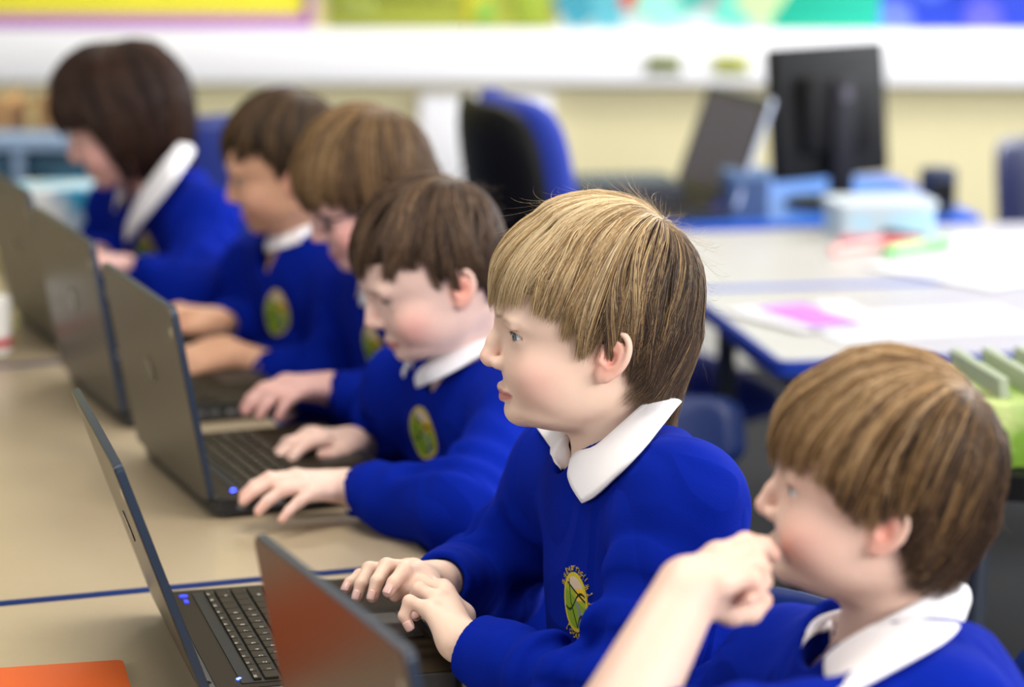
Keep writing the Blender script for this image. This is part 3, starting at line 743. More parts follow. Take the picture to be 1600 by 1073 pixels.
# ------------------------------------------------------------------ a seated pupil
def person(D):
    H = D['head']; N = np.asarray(D['N'], float); SL, SR, EL, ER, WL, WR, Pv = [np.asarray(D[k], float) for k in ('SL', 'SR', 'EL', 'ER', 'WL', 'WR', 'Pv')]
    root = empty('person', (Pv[0], Pv[1], 0)); tag(root, D['label'], 'person', 'pupils working at the laptops')
    hb, hj = D.get('hb', .0026), D.get('hj', .004)
    S = SDF()
    head_ops(S, H, N, eye_open=D.get('eye', 1.0), wide=D.get('wide', 1.0), mouth=D.get('mouth', 0), full=hb < .002)
    # slim trunk and arms, continuous with neck and hands
    lat = nrm(SL - SR); up = nrm(N - Pv)
    S.cone(N, N - up * .10, .046, .07, .03); S.cone(SL, SR, .034, .034, .03); S.cone(N - up * .08, Pv, .075, .085, .03)
    fa = D.get('arm_r', .030)
    for s, (A, E, W, hd) in enumerate(((SL, EL, WL, D['handL']), (SR, ER, WR, D['handR']))):
        S.cone(A, E, .036, .029, .02); S.cone(E, W, fa, .0205 * D.get('wr', 1), .012)
        f, t = hd; hand_ops(S, W, f, t, D.get('hs', .95))
    for h_, s_ in D.get('extra', []): h_(S)
    V, F = S.mesh(hb)
    C = skin_tint(V, H, s2l(D.get('skin', (226, 190, 172))), s2l(D.get('lip', (196, 122, 118))), s2l(D.get('blush', (226, 158, 148))), s2l(D.get('brow', (150, 118, 88))), D.get('ear_red', .7), D.get('brow_amt', .6), D.get('blush_amt', .45), D.get('eye', 1.0))
    # rosier fingertips and knuckles
    for hd in (D['handL'], D['handR']):
        for f in list(hd[0]) + [hd[1]]:
            w = .38 * gs(np.linalg.norm(V - f[-1], axis=1), .012)[:, None]; C = C * (1 - w) + np.array(s2l((218, 140, 125))) * w
            w = .22 * gs(np.linalg.norm(V - f[1], axis=1), .010)[:, None]; C = C * (1 - w) + np.array(s2l((214, 146, 122))) * w
    body = mesh_np('body', V, F, mat('skin', rough=.48, attr='col', spec=.35, sss=.20, bump=.12, bscale=1400, vary=.05, vscale=60), root, colors=C)
    for s in (1, -1): eye_mesh(H, s, root, D.get('look', (1, 0, -.05)), D.get('iris', (95, 115, 125)))
    lashes(H, root, D.get('eye', 1.0), D.get('lash', (60, 42, 32)))
    # nails: thin curved plates set on the last finger joint
    if D.get('nails'):
        for hd in (D['handL'], D['handR']):
            for f, nv in zip(hd[0], D['nails'](hd)):
                tipd = nrm(f[-1] - f[-2]); n_ = nrm(nv - (nv @ tipd) * tipd); sd = np.cross(tipd, n_)
                g = np.linspace(-1, 1, 9); gu, gv = np.meshgrid(g, g); r_ = .0064
                k = np.sqrt(np.clip(1 - gu ** 2 * .35, 0, 1))
                pc = f[-1] - tipd * .0008 + (tipd * (gv * k)[..., None] * .0052) + sd * np.sin(gu * .85)[..., None] * r_ * .95 + n_ * (np.cos(gu * .85) * (r_ + .0004) - .0012 * np.clip(gv, 0, 1) ** 2)[..., None]
                i_ = np.arange(81).reshape(9, 9); Fq = np.stack([i_[:-1, :-1], i_[:-1, 1:], i_[1:, 1:], i_[1:, :-1]], -1).reshape(-1, 4)
                no = mesh_np('fingernail', pc.reshape(-1, 3), Fq, mat('nail', rgb=(232, 186, 176), rough=.25, spec=.5, sss=.1), root)
                no.modifiers.new('s', 'SOLIDIFY').thickness = .0006
    # jumper
    J = SDF()
    R = torso_ops(J, N, SL, SR, Pv, D.get('fat', 1.0))
    cuffL, cuffR = D.get('cuffs', (.86, .86)); sr = D.get('sleeve', 1.0)
    for s, (A, E, W, cf) in enumerate(((SL, EL, WL, cuffL), (SR, ER, WR, cuffR))):
        J.cone(A, E, .052 * sr, .049 * sr, .045)
        if cf > .05:
            Cp = E + (W - E) * cf; ax = nrm(W - E)
            J.cone(E, Cp - ax * .035, .050 * sr, .038 * sr, .02)
            J.cone(Cp - ax * .035, Cp, .0345 * sr, .0315 * sr, .008)
            cutp = Cp + ax * .003
            # flat cuff end
            def cf_fn(p, c=cutp, ax=ax): 
                q = p - c; t = q @ ax; rd = np.linalg.norm(q - t[:, None] * ax, axis=1)
                return np.maximum(-t, np.maximum(rd - .043, t - .05))
            J.add(cf_fn, cutp + ax * .03, .06, .004, 's')
            J.cone(cutp - ax * .010, cutp + ax * .03, .0235, .0235, .003, 's')
            J.add(folds(E, Cp, .0048, .042, 11 + s + D.get('seed', 0), .0, .80), (E + Cp) / 2, .18, 0, 'd')
        else:
            # sleeve pushed up above the elbow
            Cp = A + (E - A) * D.get('short', .75)
        J.add(folds(A, E, .0052, .050, 21 + s + D.get('seed', 0), .12, 1.1), (A + E) / 2, .20, 0, 'd')
    def tf(p, N=N, R=R, sd=D.get('seed', 0)):
        l = (p - N) @ R; w = np.clip((-l[:, 2] - .03) / .08, 0, 1)
        q = np.sin(l[:, 1] * 60 + snoise(p, 12, 5 + sd) * 1.8 + l[:, 2] * 16)
        return -.0055 * w * q * np.clip(.5 + .7 * snoise(p, 9, 8 + sd), 0, 1)
    J.add(tf, N, 1.0, 0, 'd')
    JT = SDF(); torso_ops(JT, N, SL, SR, Pv, D.get('fat', 1.0)); JT.add(tf, N, 1.0, 0, 'd')
    nf = nrm(H.w(-.014, 0, -.02) - N)
    nd = D.get('neck_front', .012)
    J.cone(N + R[:, 0] * .002 - nf * .012, N + nf * .12, D.get('hole', .060), D.get('hole', .060) * 1.15, .006, 's')
    J.ell(N + R[:, 0] * D.get('vx', .046) + up * D.get('vz', .004), V3(.042, .034, D.get('vd', .050)), R, .006); o_ = J.ops.pop(); J.ops.append((o_[0], o_[1], o_[2], .006, 's'))
    for A, sg in ((SL, 1), (SR, -1)):     # armhole seam
        pl = A - R[:, 1] * sg * .012
        J.add(lambda p, pl=pl: .0016 * gs((p - pl) @ (R[:, 1] * .93 - R[:, 2] * .0), .0022) * (np.linalg.norm(p - pl, axis=1) < .11), pl, .12, 0, 'd')
    for fn in D.get('jextra', []): fn(J)
    V, F = J.mesh(hj)
    jm = mesh_np('jumper', V, F, wool(), root)
    if 'badge' in D:
        bc, bf = D['badge']; badge(JT, jm, np.asarray(bc, float), bf if bf is not None else R[:, 0], up, h_=D.get('bh', .0013), text=D.get('btext', False), w=D.get('bw', .027), h=D.get('bhh', .036))
    # trousers and shoes under the table
    T = SDF(); fw = nrm(V3(R[0, 0], R[1, 0], 0)); la = V3(-fw[1], fw[0], 0)
    T.ell(Pv + V3(0, 0, -.02), V3(.12, .155, .10), np.stack([fw, la, V3(0, 0, 1)], 1), .03)
    hips = V3(Pv[0], Pv[1], Pv[2] - .03)
    shoes = []
    for s in (1, -1):
        hp = hips + la * s * .075; kn = hp + fw * .33 + V3(0, 0, -.0) + la * s * .02; kn[2] = hips[2] + .0; an = kn - fw * .02 + V3(0, 0, -(kn[2] - .09))
        T.cone(hp, kn, .078, .058, .03); T.cone(kn, an, .056, .047, .02); shoes.append((an, fw))
    V, F = T.mesh(.009); mesh_np('trousers', V, F, mat('grey_trousers', rgb=(52, 54, 60), rough=.9, bump=.2), root)
    for an, fw in shoes:
        Q = SDF(); a = V3(an[0], an[1], .045); Q.cone(a - fw * .03, a + fw * .13 - V3(0, 0, .008), .038, .033, .02); Q.cone(a, a + V3(0, 0, .04), .036, .034, .02)
        Q.add(lambda p: .004 - p[:, 2], a, .3, .003, 'i')
        V, F = Q.mesh(.008); mesh_np('shoe', V, F, mat('black_leather', rgb=(18, 18, 20), rough=.35), root)
    return root, H, N, R, J, jm

def pupil_chair(D, label):
    Pv = np.asarray(D['Pv'], float); SL, SR = np.asarray(D['SL']), np.asarray(D['SR']); lat = nrm((SL - SR) * V3(1, 1, 0)); fw = V3(lat[1], -lat[0], 0); fw = fw if fw[0] < 0 else -fw
    c = Pv - fw * .0
    chair((c[0] + fw[0] * .02, c[1] + fw[1] * .02), math.atan2(fw[0], -fw[1]), label, shell=(16, 44, 104), seat_z=Pv[2] - .125, w=.36, back_h=.20, group='chairs the pupils sit on')
# ------------------------------------------------------------------ the room
TZ = .66
WR_ = math.radians(2.0)   # the far wall is almost square to the view
WF = HOR * math.cos(WR_) + V3(math.cos(YAW), -math.sin(YAW), 0) * math.sin(WR_); WRt = V3(WF[1], -WF[0], 0)
WD = 7.2; WO = CAMP * V3(1, 1, 0) + HOR * WD
WYAW = math.atan2(WRt[1], WRt[0])
RW = Matrix.Rotation(WYAW, 3, 'Z')
def wall_uz(u, v, off=0.0):
    """point where the pixel's ray meets the far wall (off metres in front): returns (along, z)"""
    r = FWD + RIGHT * ((u - 800.0) / FPX) - UPV * ((v - 536.5) / FPX)
    t = ((WO - WF * off - CAMP) @ WF) / (r @ WF); p = CAMP + r * t
    return (p - WO) @ WRt, p[2]
def wp(a, z, off=0.0): return WO + WRt * a - WF * off + V3(0, 0, z)
mat('black_plastic', rgb=(9, 9, 11), rough=.6, spec=.2); mat('steel_blue_grey', rgb=(60, 66, 78), rough=.45, metal=.6); mat('white_paper', rgb=(236, 234, 228), rough=.8)
def build_room():
    cream = mat('cream_paint', rgb=(222, 212, 170), rough=.8, vary=.03, vscale=2)
    m = MB(); m.box(tuple(wp(0, 1.4, -.06)), (9.5, .12, 2.8), RW); tag(m.build('wall_back', cream, smooth=False), kind='structure')
    m = MB(); m.box((1.0, 3.0, -.05), (16, 16, .1)); tag(m.build('floor', mat('carpet', rgb=(14, 15, 21), rough=.95, vary=.3, vscale=60, bump=.5, bscale=300), smooth=False), kind='structure')
    m = MB(); m.box(tuple(WO + WF * 0 - WF * 4.0 + V3(0, 0, 2.85)), (9.5, 8.6, .1), RW); tag(m.build('ceiling', mat('ceiling_white', rgb=(235, 235, 232), rough=.9), smooth=False), kind='structure')
    # white trunking under the boards
    a0, z0 = wall_uz(0, 50); _, z1 = wall_uz(800, 128); _, zt = wall_uz(800, 44)
    m = MB(); m.box(tuple(wp(0, (zt + z1) / 2, .03)), (9.4, .06, zt - z1), RW, bev=.006)
    tag(m.build('trim_1', mat('trunking_white', rgb=(246, 246, 250), rough=.35)), kind='structure')
    m = MB(); m.box(tuple(wp(0, .06, .01)), (9.4, .02, .12), RW); tag(m.build('baseboard_back', mat('skirting', rgb=(225, 222, 215), rough=.5)), kind='structure')
def board(u0, u1, label, rgb, border=None, spots=(), top=1.75, frame_rgb=None, zb=None):
    a0, zbot = wall_uz(u0, 45); a1, _ = wall_uz(u1, 43)
    zbot = wall_uz(800, 44)[1] + .004
    W = a1 - a0; Hh = top - zbot; c = wp((a0 + a1) / 2, (zbot + top) / 2, 0)
    r = empty('display_board', wp((a0 + a1) / 2, zbot, .004)); tag(r, label, 'display board')
    r.rotation_euler = (0, 0, WYAW)
    # local x along wall, -y into room
    m = MB(); m.box((0, -.009, Hh / 2), (W, .02, Hh), bev=.003); m.build('backing', mat('board_%d_%d' % (u0, u1), rgb=rgb, rough=.8, vary=.06, vscale=6), r)
    if border:
        bw = .020; m = MB()
        for (cx, cz, sx, sz) in ((0, bw / 2, W, bw), (0, Hh - bw / 2, W, bw), (-W / 2 + bw / 2, Hh / 2, bw, Hh), (W / 2 - bw / 2, Hh / 2, bw, Hh)):
            m.box((cx, -.024, cz), (sx, .008, sz), bev=.002)
        # scalloped inner edge
        k = int(W / .028)
        for i in range(k): m.cyl((-W / 2 + .028 * (i + .5), -.0275, bw), (-W / 2 + .028 * (i + .5), -.0205, bw), .012, n=10)
        m.build('border', mat('border_%d' % u0, rgb=border, rough=.7), r)
    for i, (u, z, w, h, col, shp) in enumerate(spots):
        ax = wall_uz(u, 20)[0] - (a0 + a1) / 2; m = MB()
        if shp == 'disc': m.cyl((ax, -.021, z), (ax, -.024 - .001 * (i % 4), z), w / 2, n=28)
        elif shp == 'tilt': m.box((ax, -.024 - .001 * (i % 4), z), (w, .003, h), Matrix.Rotation(math.radians(-35 + 23 * i), 3, 'Y'))
        else: m.box((ax, -.024 - .001 * (i % 4), z), (w, .003, h), bev=.001)
        m.build('paper_cutout', mat('cut_%d_%d_%d' % col, rgb=col, rough=.7), r)
    return r
def desk(x0, x1, y0, y1, label, rot=0.0, org=None, top=(172, 156, 130), edge=(14, 40, 96), z=TZ, grp=None):
    """rectangular classroom table; corner-based local coordinates"""
    org = V3(0, 0, 0) if org is None else org
    cx, cy = (x0 + x1) / 2, (y0 + y1) / 2; W, D = x1 - x0, y1 - y0
    c, s = math.cos(rot), math.sin(rot)
    r = empty('classroom_table', (org[0] + c * cx - s * cy, org[1] + s * cx + c * cy, 0), rot); tag(r, label, 'table', grp)
    m = MB(); m.prism(rrect(W - .018, D - .018, .016), z - .022, z, bev=.0015)
    m.build('tabletop', mat('laminate_%d' % top[0], rgb=top, rough=.32, spec=.5, vary=.05, vscale=90, bump=.12, bscale=900), r)
    m = MB(); pts = rrect(W, D, .024); n = len(pts); bm = m.bm
    inn = rrect(W - .0182, D - .0182, .0161)
    rings = [[bm.verts.new((x, y, zz)) for x, y in pl] for pl, zz in ((inn, z - .0225), (pts, z - .0225), (pts, z - .0012), (inn, z + .0002))]
    for a, b in zip(rings, rings[1:] + rings[:1]):
        for i in range(n): bm.faces.new((a[i], a[(i + 1) % n], b[(i + 1) % n], b[i]))
    m.build('edge_strip', mat('edge_%d' % edge[2], rgb=edge, rough=.75, spec=.15), r)
    m = MB()
    for (dx, dy, sx, sy) in ((0, D / 2 - .06, W - .12, .03), (0, -D / 2 + .06, W - .12, .03), (W / 2 - .06, 0, .03, D - .12), (-W / 2 + .06, 0, .03, D - .12)):
        m.box((dx, dy, z - .045), (sx, sy, .04))
    m.build('frame', mat('steel_blue_grey', rgb=(60, 66, 78), rough=.45, metal=.6), r)
    for sx in (1, -1):
        for sy in (1, -1):
            m = MB(); m.cyl((sx * (W / 2 - .06), sy * (D / 2 - .06), .02), (sx * (W / 2 - .06), sy * (D / 2 - .06), z - .03), .016, n=14)
            l = m.build('leg', mat('steel_blue_grey'), r)
            m = MB(); m.cyl((sx * (W / 2 - .06), sy * (D / 2 - .06), 0), (sx * (W / 2 - .06), sy * (D / 2 - .06), .03), .019, n=14); m.build('rubber_foot', mat('black_rubber', rgb=(18, 18, 20), rough=.8), l)
    return r
# ------------------------------------------------------------------ laptops
KEYS = ['ESC F1 F2 F3 F4 F5 F6 F7 F8 F9 F0 INS DEL PRT'.split(), list('`1234567890-=') + ['BK'], ['TAB'] + list('QWERTYUIOP[]') + ['/'], ['CAP'] + list('ASDFGHJKL;*') + ['ENT'], ['SH'] + list('ZXCVBNM,./') + ['SH'], ['CTL', 'FN', 'WIN', 'ALT', ' ', 'ALT', 'CTL', 'UP', 'DN']]
KW = [[1] * 14, [1] * 13 + [1.4], [1.4] + [1] * 12 + [1], [1.7] + [1] * 11 + [1.7], [2.2] + [1] * 10 + [2.2], [1.2, 1, 1, 1.1, 5.2, 1.1, 1.2, 1.2, 1.4]]
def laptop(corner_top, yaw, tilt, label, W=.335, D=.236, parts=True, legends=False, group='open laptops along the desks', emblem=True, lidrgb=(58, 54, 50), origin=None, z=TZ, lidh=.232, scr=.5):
    """corner_top = world point of the lid's near upper corner; local x to the user, y away along the row"""
    c, s = math.cos(yaw), math.sin(yaw)
    if origin is None:
        lx, ly = -.008 - math.sin(tilt) * lidh, -W / 2
        ox = corner_top[0] - (c * lx - s * ly); oy = corner_top[1] - (s * lx + c * ly)
    else: ox, oy = origin
    r = empty('laptop', (ox, oy, z), yaw); tag(r, label, 'laptop', group)
    blk = mat('laptop_shell', rgb=(34, 33, 33), rough=.38, spec=.5, bump=.1, bscale=1500); deck = mat('laptop_deck', rgb=(36, 28, 16), rough=.6, spec=.12)
    m = MB(); m.prism(rrect(D, W, .010, cx=D / 2, cy=0), .004, .024, bev=.003)
    for dx in (.025, D - .025):
        for dy in (W / 2 - .03, -W / 2 + .03): m.cyl((dx, dy, 0), (dx, dy, .006), .007, n=10)
    base = m.build('base', mat('laptop_base', rgb=(28, 30, 34), rough=.42, spec=.5), r)
    m = MB(); m.prism(rrect(D - .012, W - .012, .008, cx=D / 2, cy=0), .0235, .0248, bev=.0004); m.build('palm_rest', deck, r)
    # keyboard: x from back to front
    kx0 = .034; ph = .0165; kw0 = W - .040
    m = MB(); m.box((kx0 + ph * 3 - .002, 0, .0252), (ph * 6 + .005, kw0 + .006, .0012), bev=.0004)
    kb = m.build('keyboard', mat('key_well', rgb=(10, 9, 8), rough=.6), r)
    m = MB(); mk = MB()
    for ri, row in enumerate(KEYS):
        tot = sum(KW[ri]); y = -kw0 / 2; un = kw0 / tot; hh = ph * (.62 if ri == 0 else 1)
        x = kx0 + (ph * .38 if ri == 0 else 0) + ri * ph
        for key, w in zip(row, KW[ri]):
            kw_ = w * un
            m.box((x + hh / 2 - (.0 if ri else .0), y + kw_ / 2, .0268), (hh - .0032, kw_ - .0014, .0034), bev=.0006, seg=1)
            if legends and key.strip():
                g = .00038 if len(key) > 1 else .00055
                for ci, chh in enumerate(key.upper()[:3]):
                    for gx, gy in glyph(chh):
                        # text reads from the user's side: right = +y, up = -x
                        yy = y + .0030 + ci * g * 6 + gx * g; xx = x + hh - .0052 - gy * g
                        z_ = .02856
                        vs = [mk.bm.verts.new(v) for v in ((xx, yy, z_), (xx, yy + g, z_), (xx - g, yy + g, z_), (xx - g, yy, z_))]
                        mk.bm.faces.new(vs)
            y += kw_
    m.build('keys', mat('key_caps', rgb=(36, 29, 17), rough=.55, spec=.14), kb)
    if legends: mk.build('key_legends', mat('key_print', rgb=(215, 215, 205), rough=.5), kb, smooth=False)
    m = MB(); m.prism(rrect(.048, .085, .004, cx=D - .045, cy=-.01), .0247, .0254, bev=.0003); tp = m.build('touchpad', mat('touchpad_grey', rgb=(38, 34, 30), rough=.5), r)
    m = MB(); m.box((D - .016, -.01, .0255), (.010, .085, .0012), bev=.0004); m.build('touchpad_buttons', mat('laptop_base'), r)
    m = MB(); m.cyl((.020, W / 2 - .025, .0244), (.020, W / 2 - .025, .0258), .0045, n=16); m.box((.020, W / 2 - .045, .0252), (.004, .010, .0012))
    m.build('power_button', mat('blue_led_dim', rgb=(30, 40, 160), rough=.3, emit=(40, 60, 255), estr=1.2), r)
    m = MB(); m.sph((kx0 - .004, -W / 2 + .032, .0250), (.0030, .0030, .0012), 12, 8)
    m.build('status_light', mat('blue_led', rgb=(60, 80, 255), rough=.3, emit=(50, 70, 255), estr=14), r)
    for sg in (1, -1):
        m = MB(); m.cyl((-.001, sg * (W / 2 - .085), .020), (-.001, sg * (W / 2 - .03), .020), .0068, n=14); m.build('hinge', blk, r)
    # ports on the side that faces along the row
    for px, pw, phh in ((.030, .010, .006), (.075, .016, .005), (.098, .014, .006), (.118, .014, .006), (.160, .045, .004)):
        m = MB(); m.box((px, -W / 2 - .0002, .013), (pw, .0012, phh), bev=.0003, seg=1); m.build('side_port', mat('port_metal', rgb=(120, 124, 130), rough=.35, metal=.7), r)
    for px in (.052, .138):
        m = MB(); m.cyl((px, -W / 2 - .0012, .013), (px, -W / 2 + .001, .013), .0035, n=16); m.build('audio_socket', mat('port_ring', rgb=(170, 172, 178), rough=.3, metal=.8), r)
    # lid, hinged at the back
    Rt = Matrix.Rotation(-tilt, 4, 'Y')
    def slab(w, h, r_, x0, x1, cz, bev):
        q = MB(); q.prism(rrect(w, h, r_, cy=cz), x0, x1, bev=bev)
        # prism is xy-outline along z: map (px,py,pz)->(y=px, z=py, x=pz)
        for v in q.bm.verts: v.co = Vector((v.co.z, v.co.x, v.co.y))
        return q
    q = slab(W, lidh, .007, -.0050, .0030, lidh / 2, .0016)
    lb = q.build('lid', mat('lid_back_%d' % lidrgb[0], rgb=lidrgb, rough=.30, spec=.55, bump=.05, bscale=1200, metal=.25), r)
    lid = lb; lid.location = (-.004, 0, .022); lid.rotation_euler = (0, -tilt, 0)
    q = slab(W - .004, lidh - .004, .006, .0026, .0042, lidh / 2, .0004); q.build('bezel', mat('laptop_base'), lid)
    q = slab(W - .034, lidh - .040, .003, .0040, .0046, lidh / 2 + .004, .0001); q.build('screen', (mat('screen_lit', rgb=(30, 34, 40), rough=.25, emit=(150, 175, 205), estr=.5) if scr else mat('screen_off', rgb=(92, 88, 96), rough=.6, spec=.2)), lid)
    q = slab(W + .0014, lidh + .0014, .0075, -.0036, .0036, lidh / 2, .0006); q.build('lid_rim', (mat('lid_rim_blue', rgb=(24, 40, 62), rough=.4, spec=.5) if scr else mat('lid_rim_silver', rgb=(190, 200, 222), rough=.35)), lid)
    if emblem:
        q = MB(); q.cyl((-.0062, 0, lidh * .55), (-.0042, 0, lidh * .55), .016, n=28); q.build('lid_logo', mat('lid_logo_grey', rgb=(92, 90, 86), rough=.25, metal=.6), lid)
        q = MB(); q.sph((-.0048, -W / 2 + .016, lidh - .030), (.0012, .0022, .0065), 12, 8); q.build('lid_sticker', mat('pale_sticker', rgb=(214, 205, 180), rough=.5), lid)
    return r
# ------------------------------------------------------------------ setting
build_room()
board(-700, 492, 'yellow display board with a scalloped purple border, high on the left of the far wall', (236, 228, 60), border=(168, 92, 190))
board(514, 864, 'plain olive green display board between the yellow board and the white patterned one', (160, 168, 60), spots=((560, .05, .10, .05, (150, 160, 70), 'r'), (745, .05, .06, .07, (205, 195, 40), 'r'), (757, .04, .05, .05, (130, 180, 70), 'r'), (640, .10, .2, .04, (150, 150, 60), 'r'), (830, .05, .08, .08, (150, 170, 50), 'r')))
board(872, 1344, 'white display board with teal and green cut-outs and red dots', (205, 225, 222),
      spots=((905, .06, .10, .10, (60, 150, 170), 'tilt'), (945, .07, .07, .14, (90, 175, 190), 'tilt'), (985, .075, .06, .06, (205, 80, 60), 'disc'), (1030, .05, .12, .07, (150, 225, 205), 'tilt'), (1075, .07, .06, .12, (80, 170, 160), 'tilt'), (1110, .085, .06, .06, (215, 90, 120), 'disc'),
             (1145, .06, .10, .09, (100, 205, 185), 'tilt'), (1190, .08, .12, .10, (190, 220, 160), 'tilt'), (1290, .12, .27, .24, (20, 180, 150), 'r'), (1275, .10, .08, .08, (10, 160, 140), 'disc')))
board(1352, 1900, 'deep blue display board with pale round cut-outs at the right end', (38, 70, 205),
      spots=((1395, .025, .10, .10, (100, 120, 230), 'disc'), (1450, .11, .09, .09, (70, 100, 225), 'disc'), (1535, .03, .10, .10, (90, 90, 215), 'disc'), (1590, .08, .12, .12, (30, 60, 190), 'disc')))
# tables: near one and the next ones along the row share seams with dark blue edging
sp = PZ(330, 912, TZ); SY = sp[1]; TX0, TX1 = -.30, 1.02
_e = PZ(620, 845, TZ)
desk(-.62, .86, SY - 1.15, SY - .001, 'beige laminate table nearest the viewer, carrying the orange folder', grp='beige laminate tables in a row')
desk(-.62, .90, SY + .001, SY + 1.201, 'beige laminate table behind the seam, under the middle laptops', grp='beige laminate tables in a row')
desk(-.62, .90, SY + 1.203, SY + 2.403, 'beige laminate table at the far end of the laptop row', grp='beige laminate tables in a row')
laps = {}
def LP(u, v, d, dy, tilt, label, **k):
    p = P(u, v, d); z_top = p[2]
    return laptop(p, math.radians(dy), math.radians(tilt), label, **k)
lapA = LP(632, 992, 1.93, 4.0, 10, 'laptop at the bottom edge, its dark lid reflecting reddish brown', lidrgb=(66, 44, 36), group='open laptops along the desks')  # reddish reflection of the folder is put into the lid's base colour
lapB = LP(177, 712, 2.49, -4.0, 19, 'laptop of the blond boy, seen almost edge-on from the side of its lid', legends=True)
lapC = LP(267, 507, 3.18, 2.4, 10, 'laptop with the glowing blue light beside a typing hand, base side ports visible', legends=True)
lapD = LP(140, 405, 3.63, 3.0, 9, 'laptop partly covered by the lid in front of it, second from the far end')
lapE = LP(42, 330, 4.08, 4.0, 12, 'farthest laptop of the row, cut by the left edge of the picture')
# orange folder
f0 = PZ(0, 1046, TZ + .004); f1 = PZ(192, 1033, TZ + .004); f2 = PZ(212, 1076, TZ + .004)
m = MB(); xv = f1 - f0; W = .31; Hh = .22; a = math.atan2(xv[1], xv[0])
fo = empty('folder', (f1[0], f1[1], TZ), a); tag(fo, 'orange card folder lying flat on the near table', 'folder')
m = MB(); m.prism(rrect(W, Hh, .006, cx=-W / 2, cy=-Hh / 2), .0045, .0060, bev=.0005); m.build('cover', mat('orange_card', rgb=(208, 86, 8), rough=.55, bump=.2, bscale=500), fo)
m = MB(); m.prism(rrect(W - .004, Hh - .004, .006, cx=-W / 2, cy=-Hh / 2), .0, .0014, bev=.0004); m.build('back_cover', mat('orange_card'), fo)
m = MB(); m.prism(rrect(W - .012, Hh - .012, .002, cx=-W / 2 - .001, cy=-Hh / 2), .0014, .0045); m.build('sheets', mat('white_paper', rgb=(236, 234, 228), rough=.8), fo)
# ------------------------------------------------------------------ pupils
def facing(yaw_to_cam, pitch=0.0, roll=0.0):
    """profile to the left of the view, turned yaw degrees towards the viewer, nodded down by pitch"""
    y = math.radians(yaw_to_cam); h = -RIGHT * math.cos(y) - HOR * math.sin(y); left = nrm(np.cross(V3(0, 0, 1), h))
    p = math.radians(pitch); f = h * math.cos(p) - V3(0, 0, 1) * math.sin(p); u = nrm(np.cross(f, left))
    r = math.radians(roll); l2 = left * math.cos(r) + u * math.sin(r); u2 = np.cross(f, l2)
    return np.stack([f, l2, u2], 1)
def head_at(u, v, d, yaw, pitch, roll=0.0, sc=1.0): return Frame(P(u, v, d), facing(yaw, pitch, roll), sc)
def hand_frame(wrist, dirv, back): 
    x = nrm(dirv); z = nrm(np.asarray(back) - (np.asarray(back) @ x) * x); y = np.cross(z, x); return Frame(wrist, np.stack([x, y, z], 1), .93)
RELAX = [(.35, .45, .25), (.40, .50, .30), (.45, .50, .30), (.45, .50, .30)]
TYPE = [(.25, .75, .45), (.30, .85, .45), (.35, .85, .45), (.40, .80, .45)]
FIST = [(.9, 1.2, .6), (.95, 1.3, .6), (1.0, 1.3, .6), (1.0, 1.3, .6)]
def mk_hand(W, tip, back, left, curls=TYPE, **k):
    """left hand, palm down: the thumb is on the frame's -y side"""
    F = hand_frame(W, np.asarray(tip) - np.asarray(W), back); side = -1 if left else 1
    return hand_chains(F, side, curls, **k)
UP = V3(0, 0, 1)
def ball_cut(c, r): return lambda J: J.add(lambda p: np.linalg.norm(p - c, axis=1) - r, c, r, .006, 's')
CUT_B = [(-.10, -.070), (-.068, -.078), (-.045, -.072), (-.030, -.056), (-.024, -.030), (-.021, .000), (-.012, .022), (.003, .020), (.008, .004), (.034, .004), (.038, .026), (.048, .044), (.069, .046), (.09, .048), (.105, .050), (.13, .044)]
CUT_SHORT = [(-.10, -.030), (-.07, -.040), (-.045, -.040), (-.030, -.025), (-.022, .000), (-.012, .024), (.003, .022), (.008, .006), (.022, .004), (.030, .030), (.045, .048), (.07, .055), (.09, .056), (.13, .054)]
def chains(*fs): return [[P(*p) for p in f] for f in fs]
# --- blond boy in focus
lh = chains([(692, 920, 2.72), (668, 915, 2.735), (660, 932, 2.74), (662, 948, 2.735)],
            [(694, 926, 2.70), (664, 913, 2.712), (652, 930, 2.715), (654, 952, 2.71)],
            [(684, 938, 2.675), (655, 921, 2.685), (645, 940, 2.69), (650, 962, 2.685)],
            [(672, 953, 2.65), (640, 940, 2.655), (631, 962, 2.655), (640, 978, 2.655)])
lt = [P(722, 962, 2.70), P(702, 944, 2.735), P(690, 940, 2.765), P(678, 946, 2.775)]
rh = chains([(653, 891, 2.745), (631, 892, 2.715), (615, 910, 2.70), (607, 925, 2.695)],
            [(646, 888, 2.765), (604, 884, 2.745), (589, 908, 2.725), (582, 933, 2.72)],
            [(638, 888, 2.785), (577, 889, 2.775), (564, 913, 2.755), (558, 934, 2.75)],
            [(632, 892, 2.80), (562, 899, 2.805), (546, 911, 2.79), (541, 922, 2.785)])
rt_ = [P(668, 912, 2.745), P(648, 915, 2.72), P(632, 920, 2.715), P(618, 930, 2.715)]
bH = head_at(948, 538, 2.70, 5, 0)
def b_nails(hd):
    return [-FWD * 1.0 + UPV * .35 - RIGHT * .35] * 4
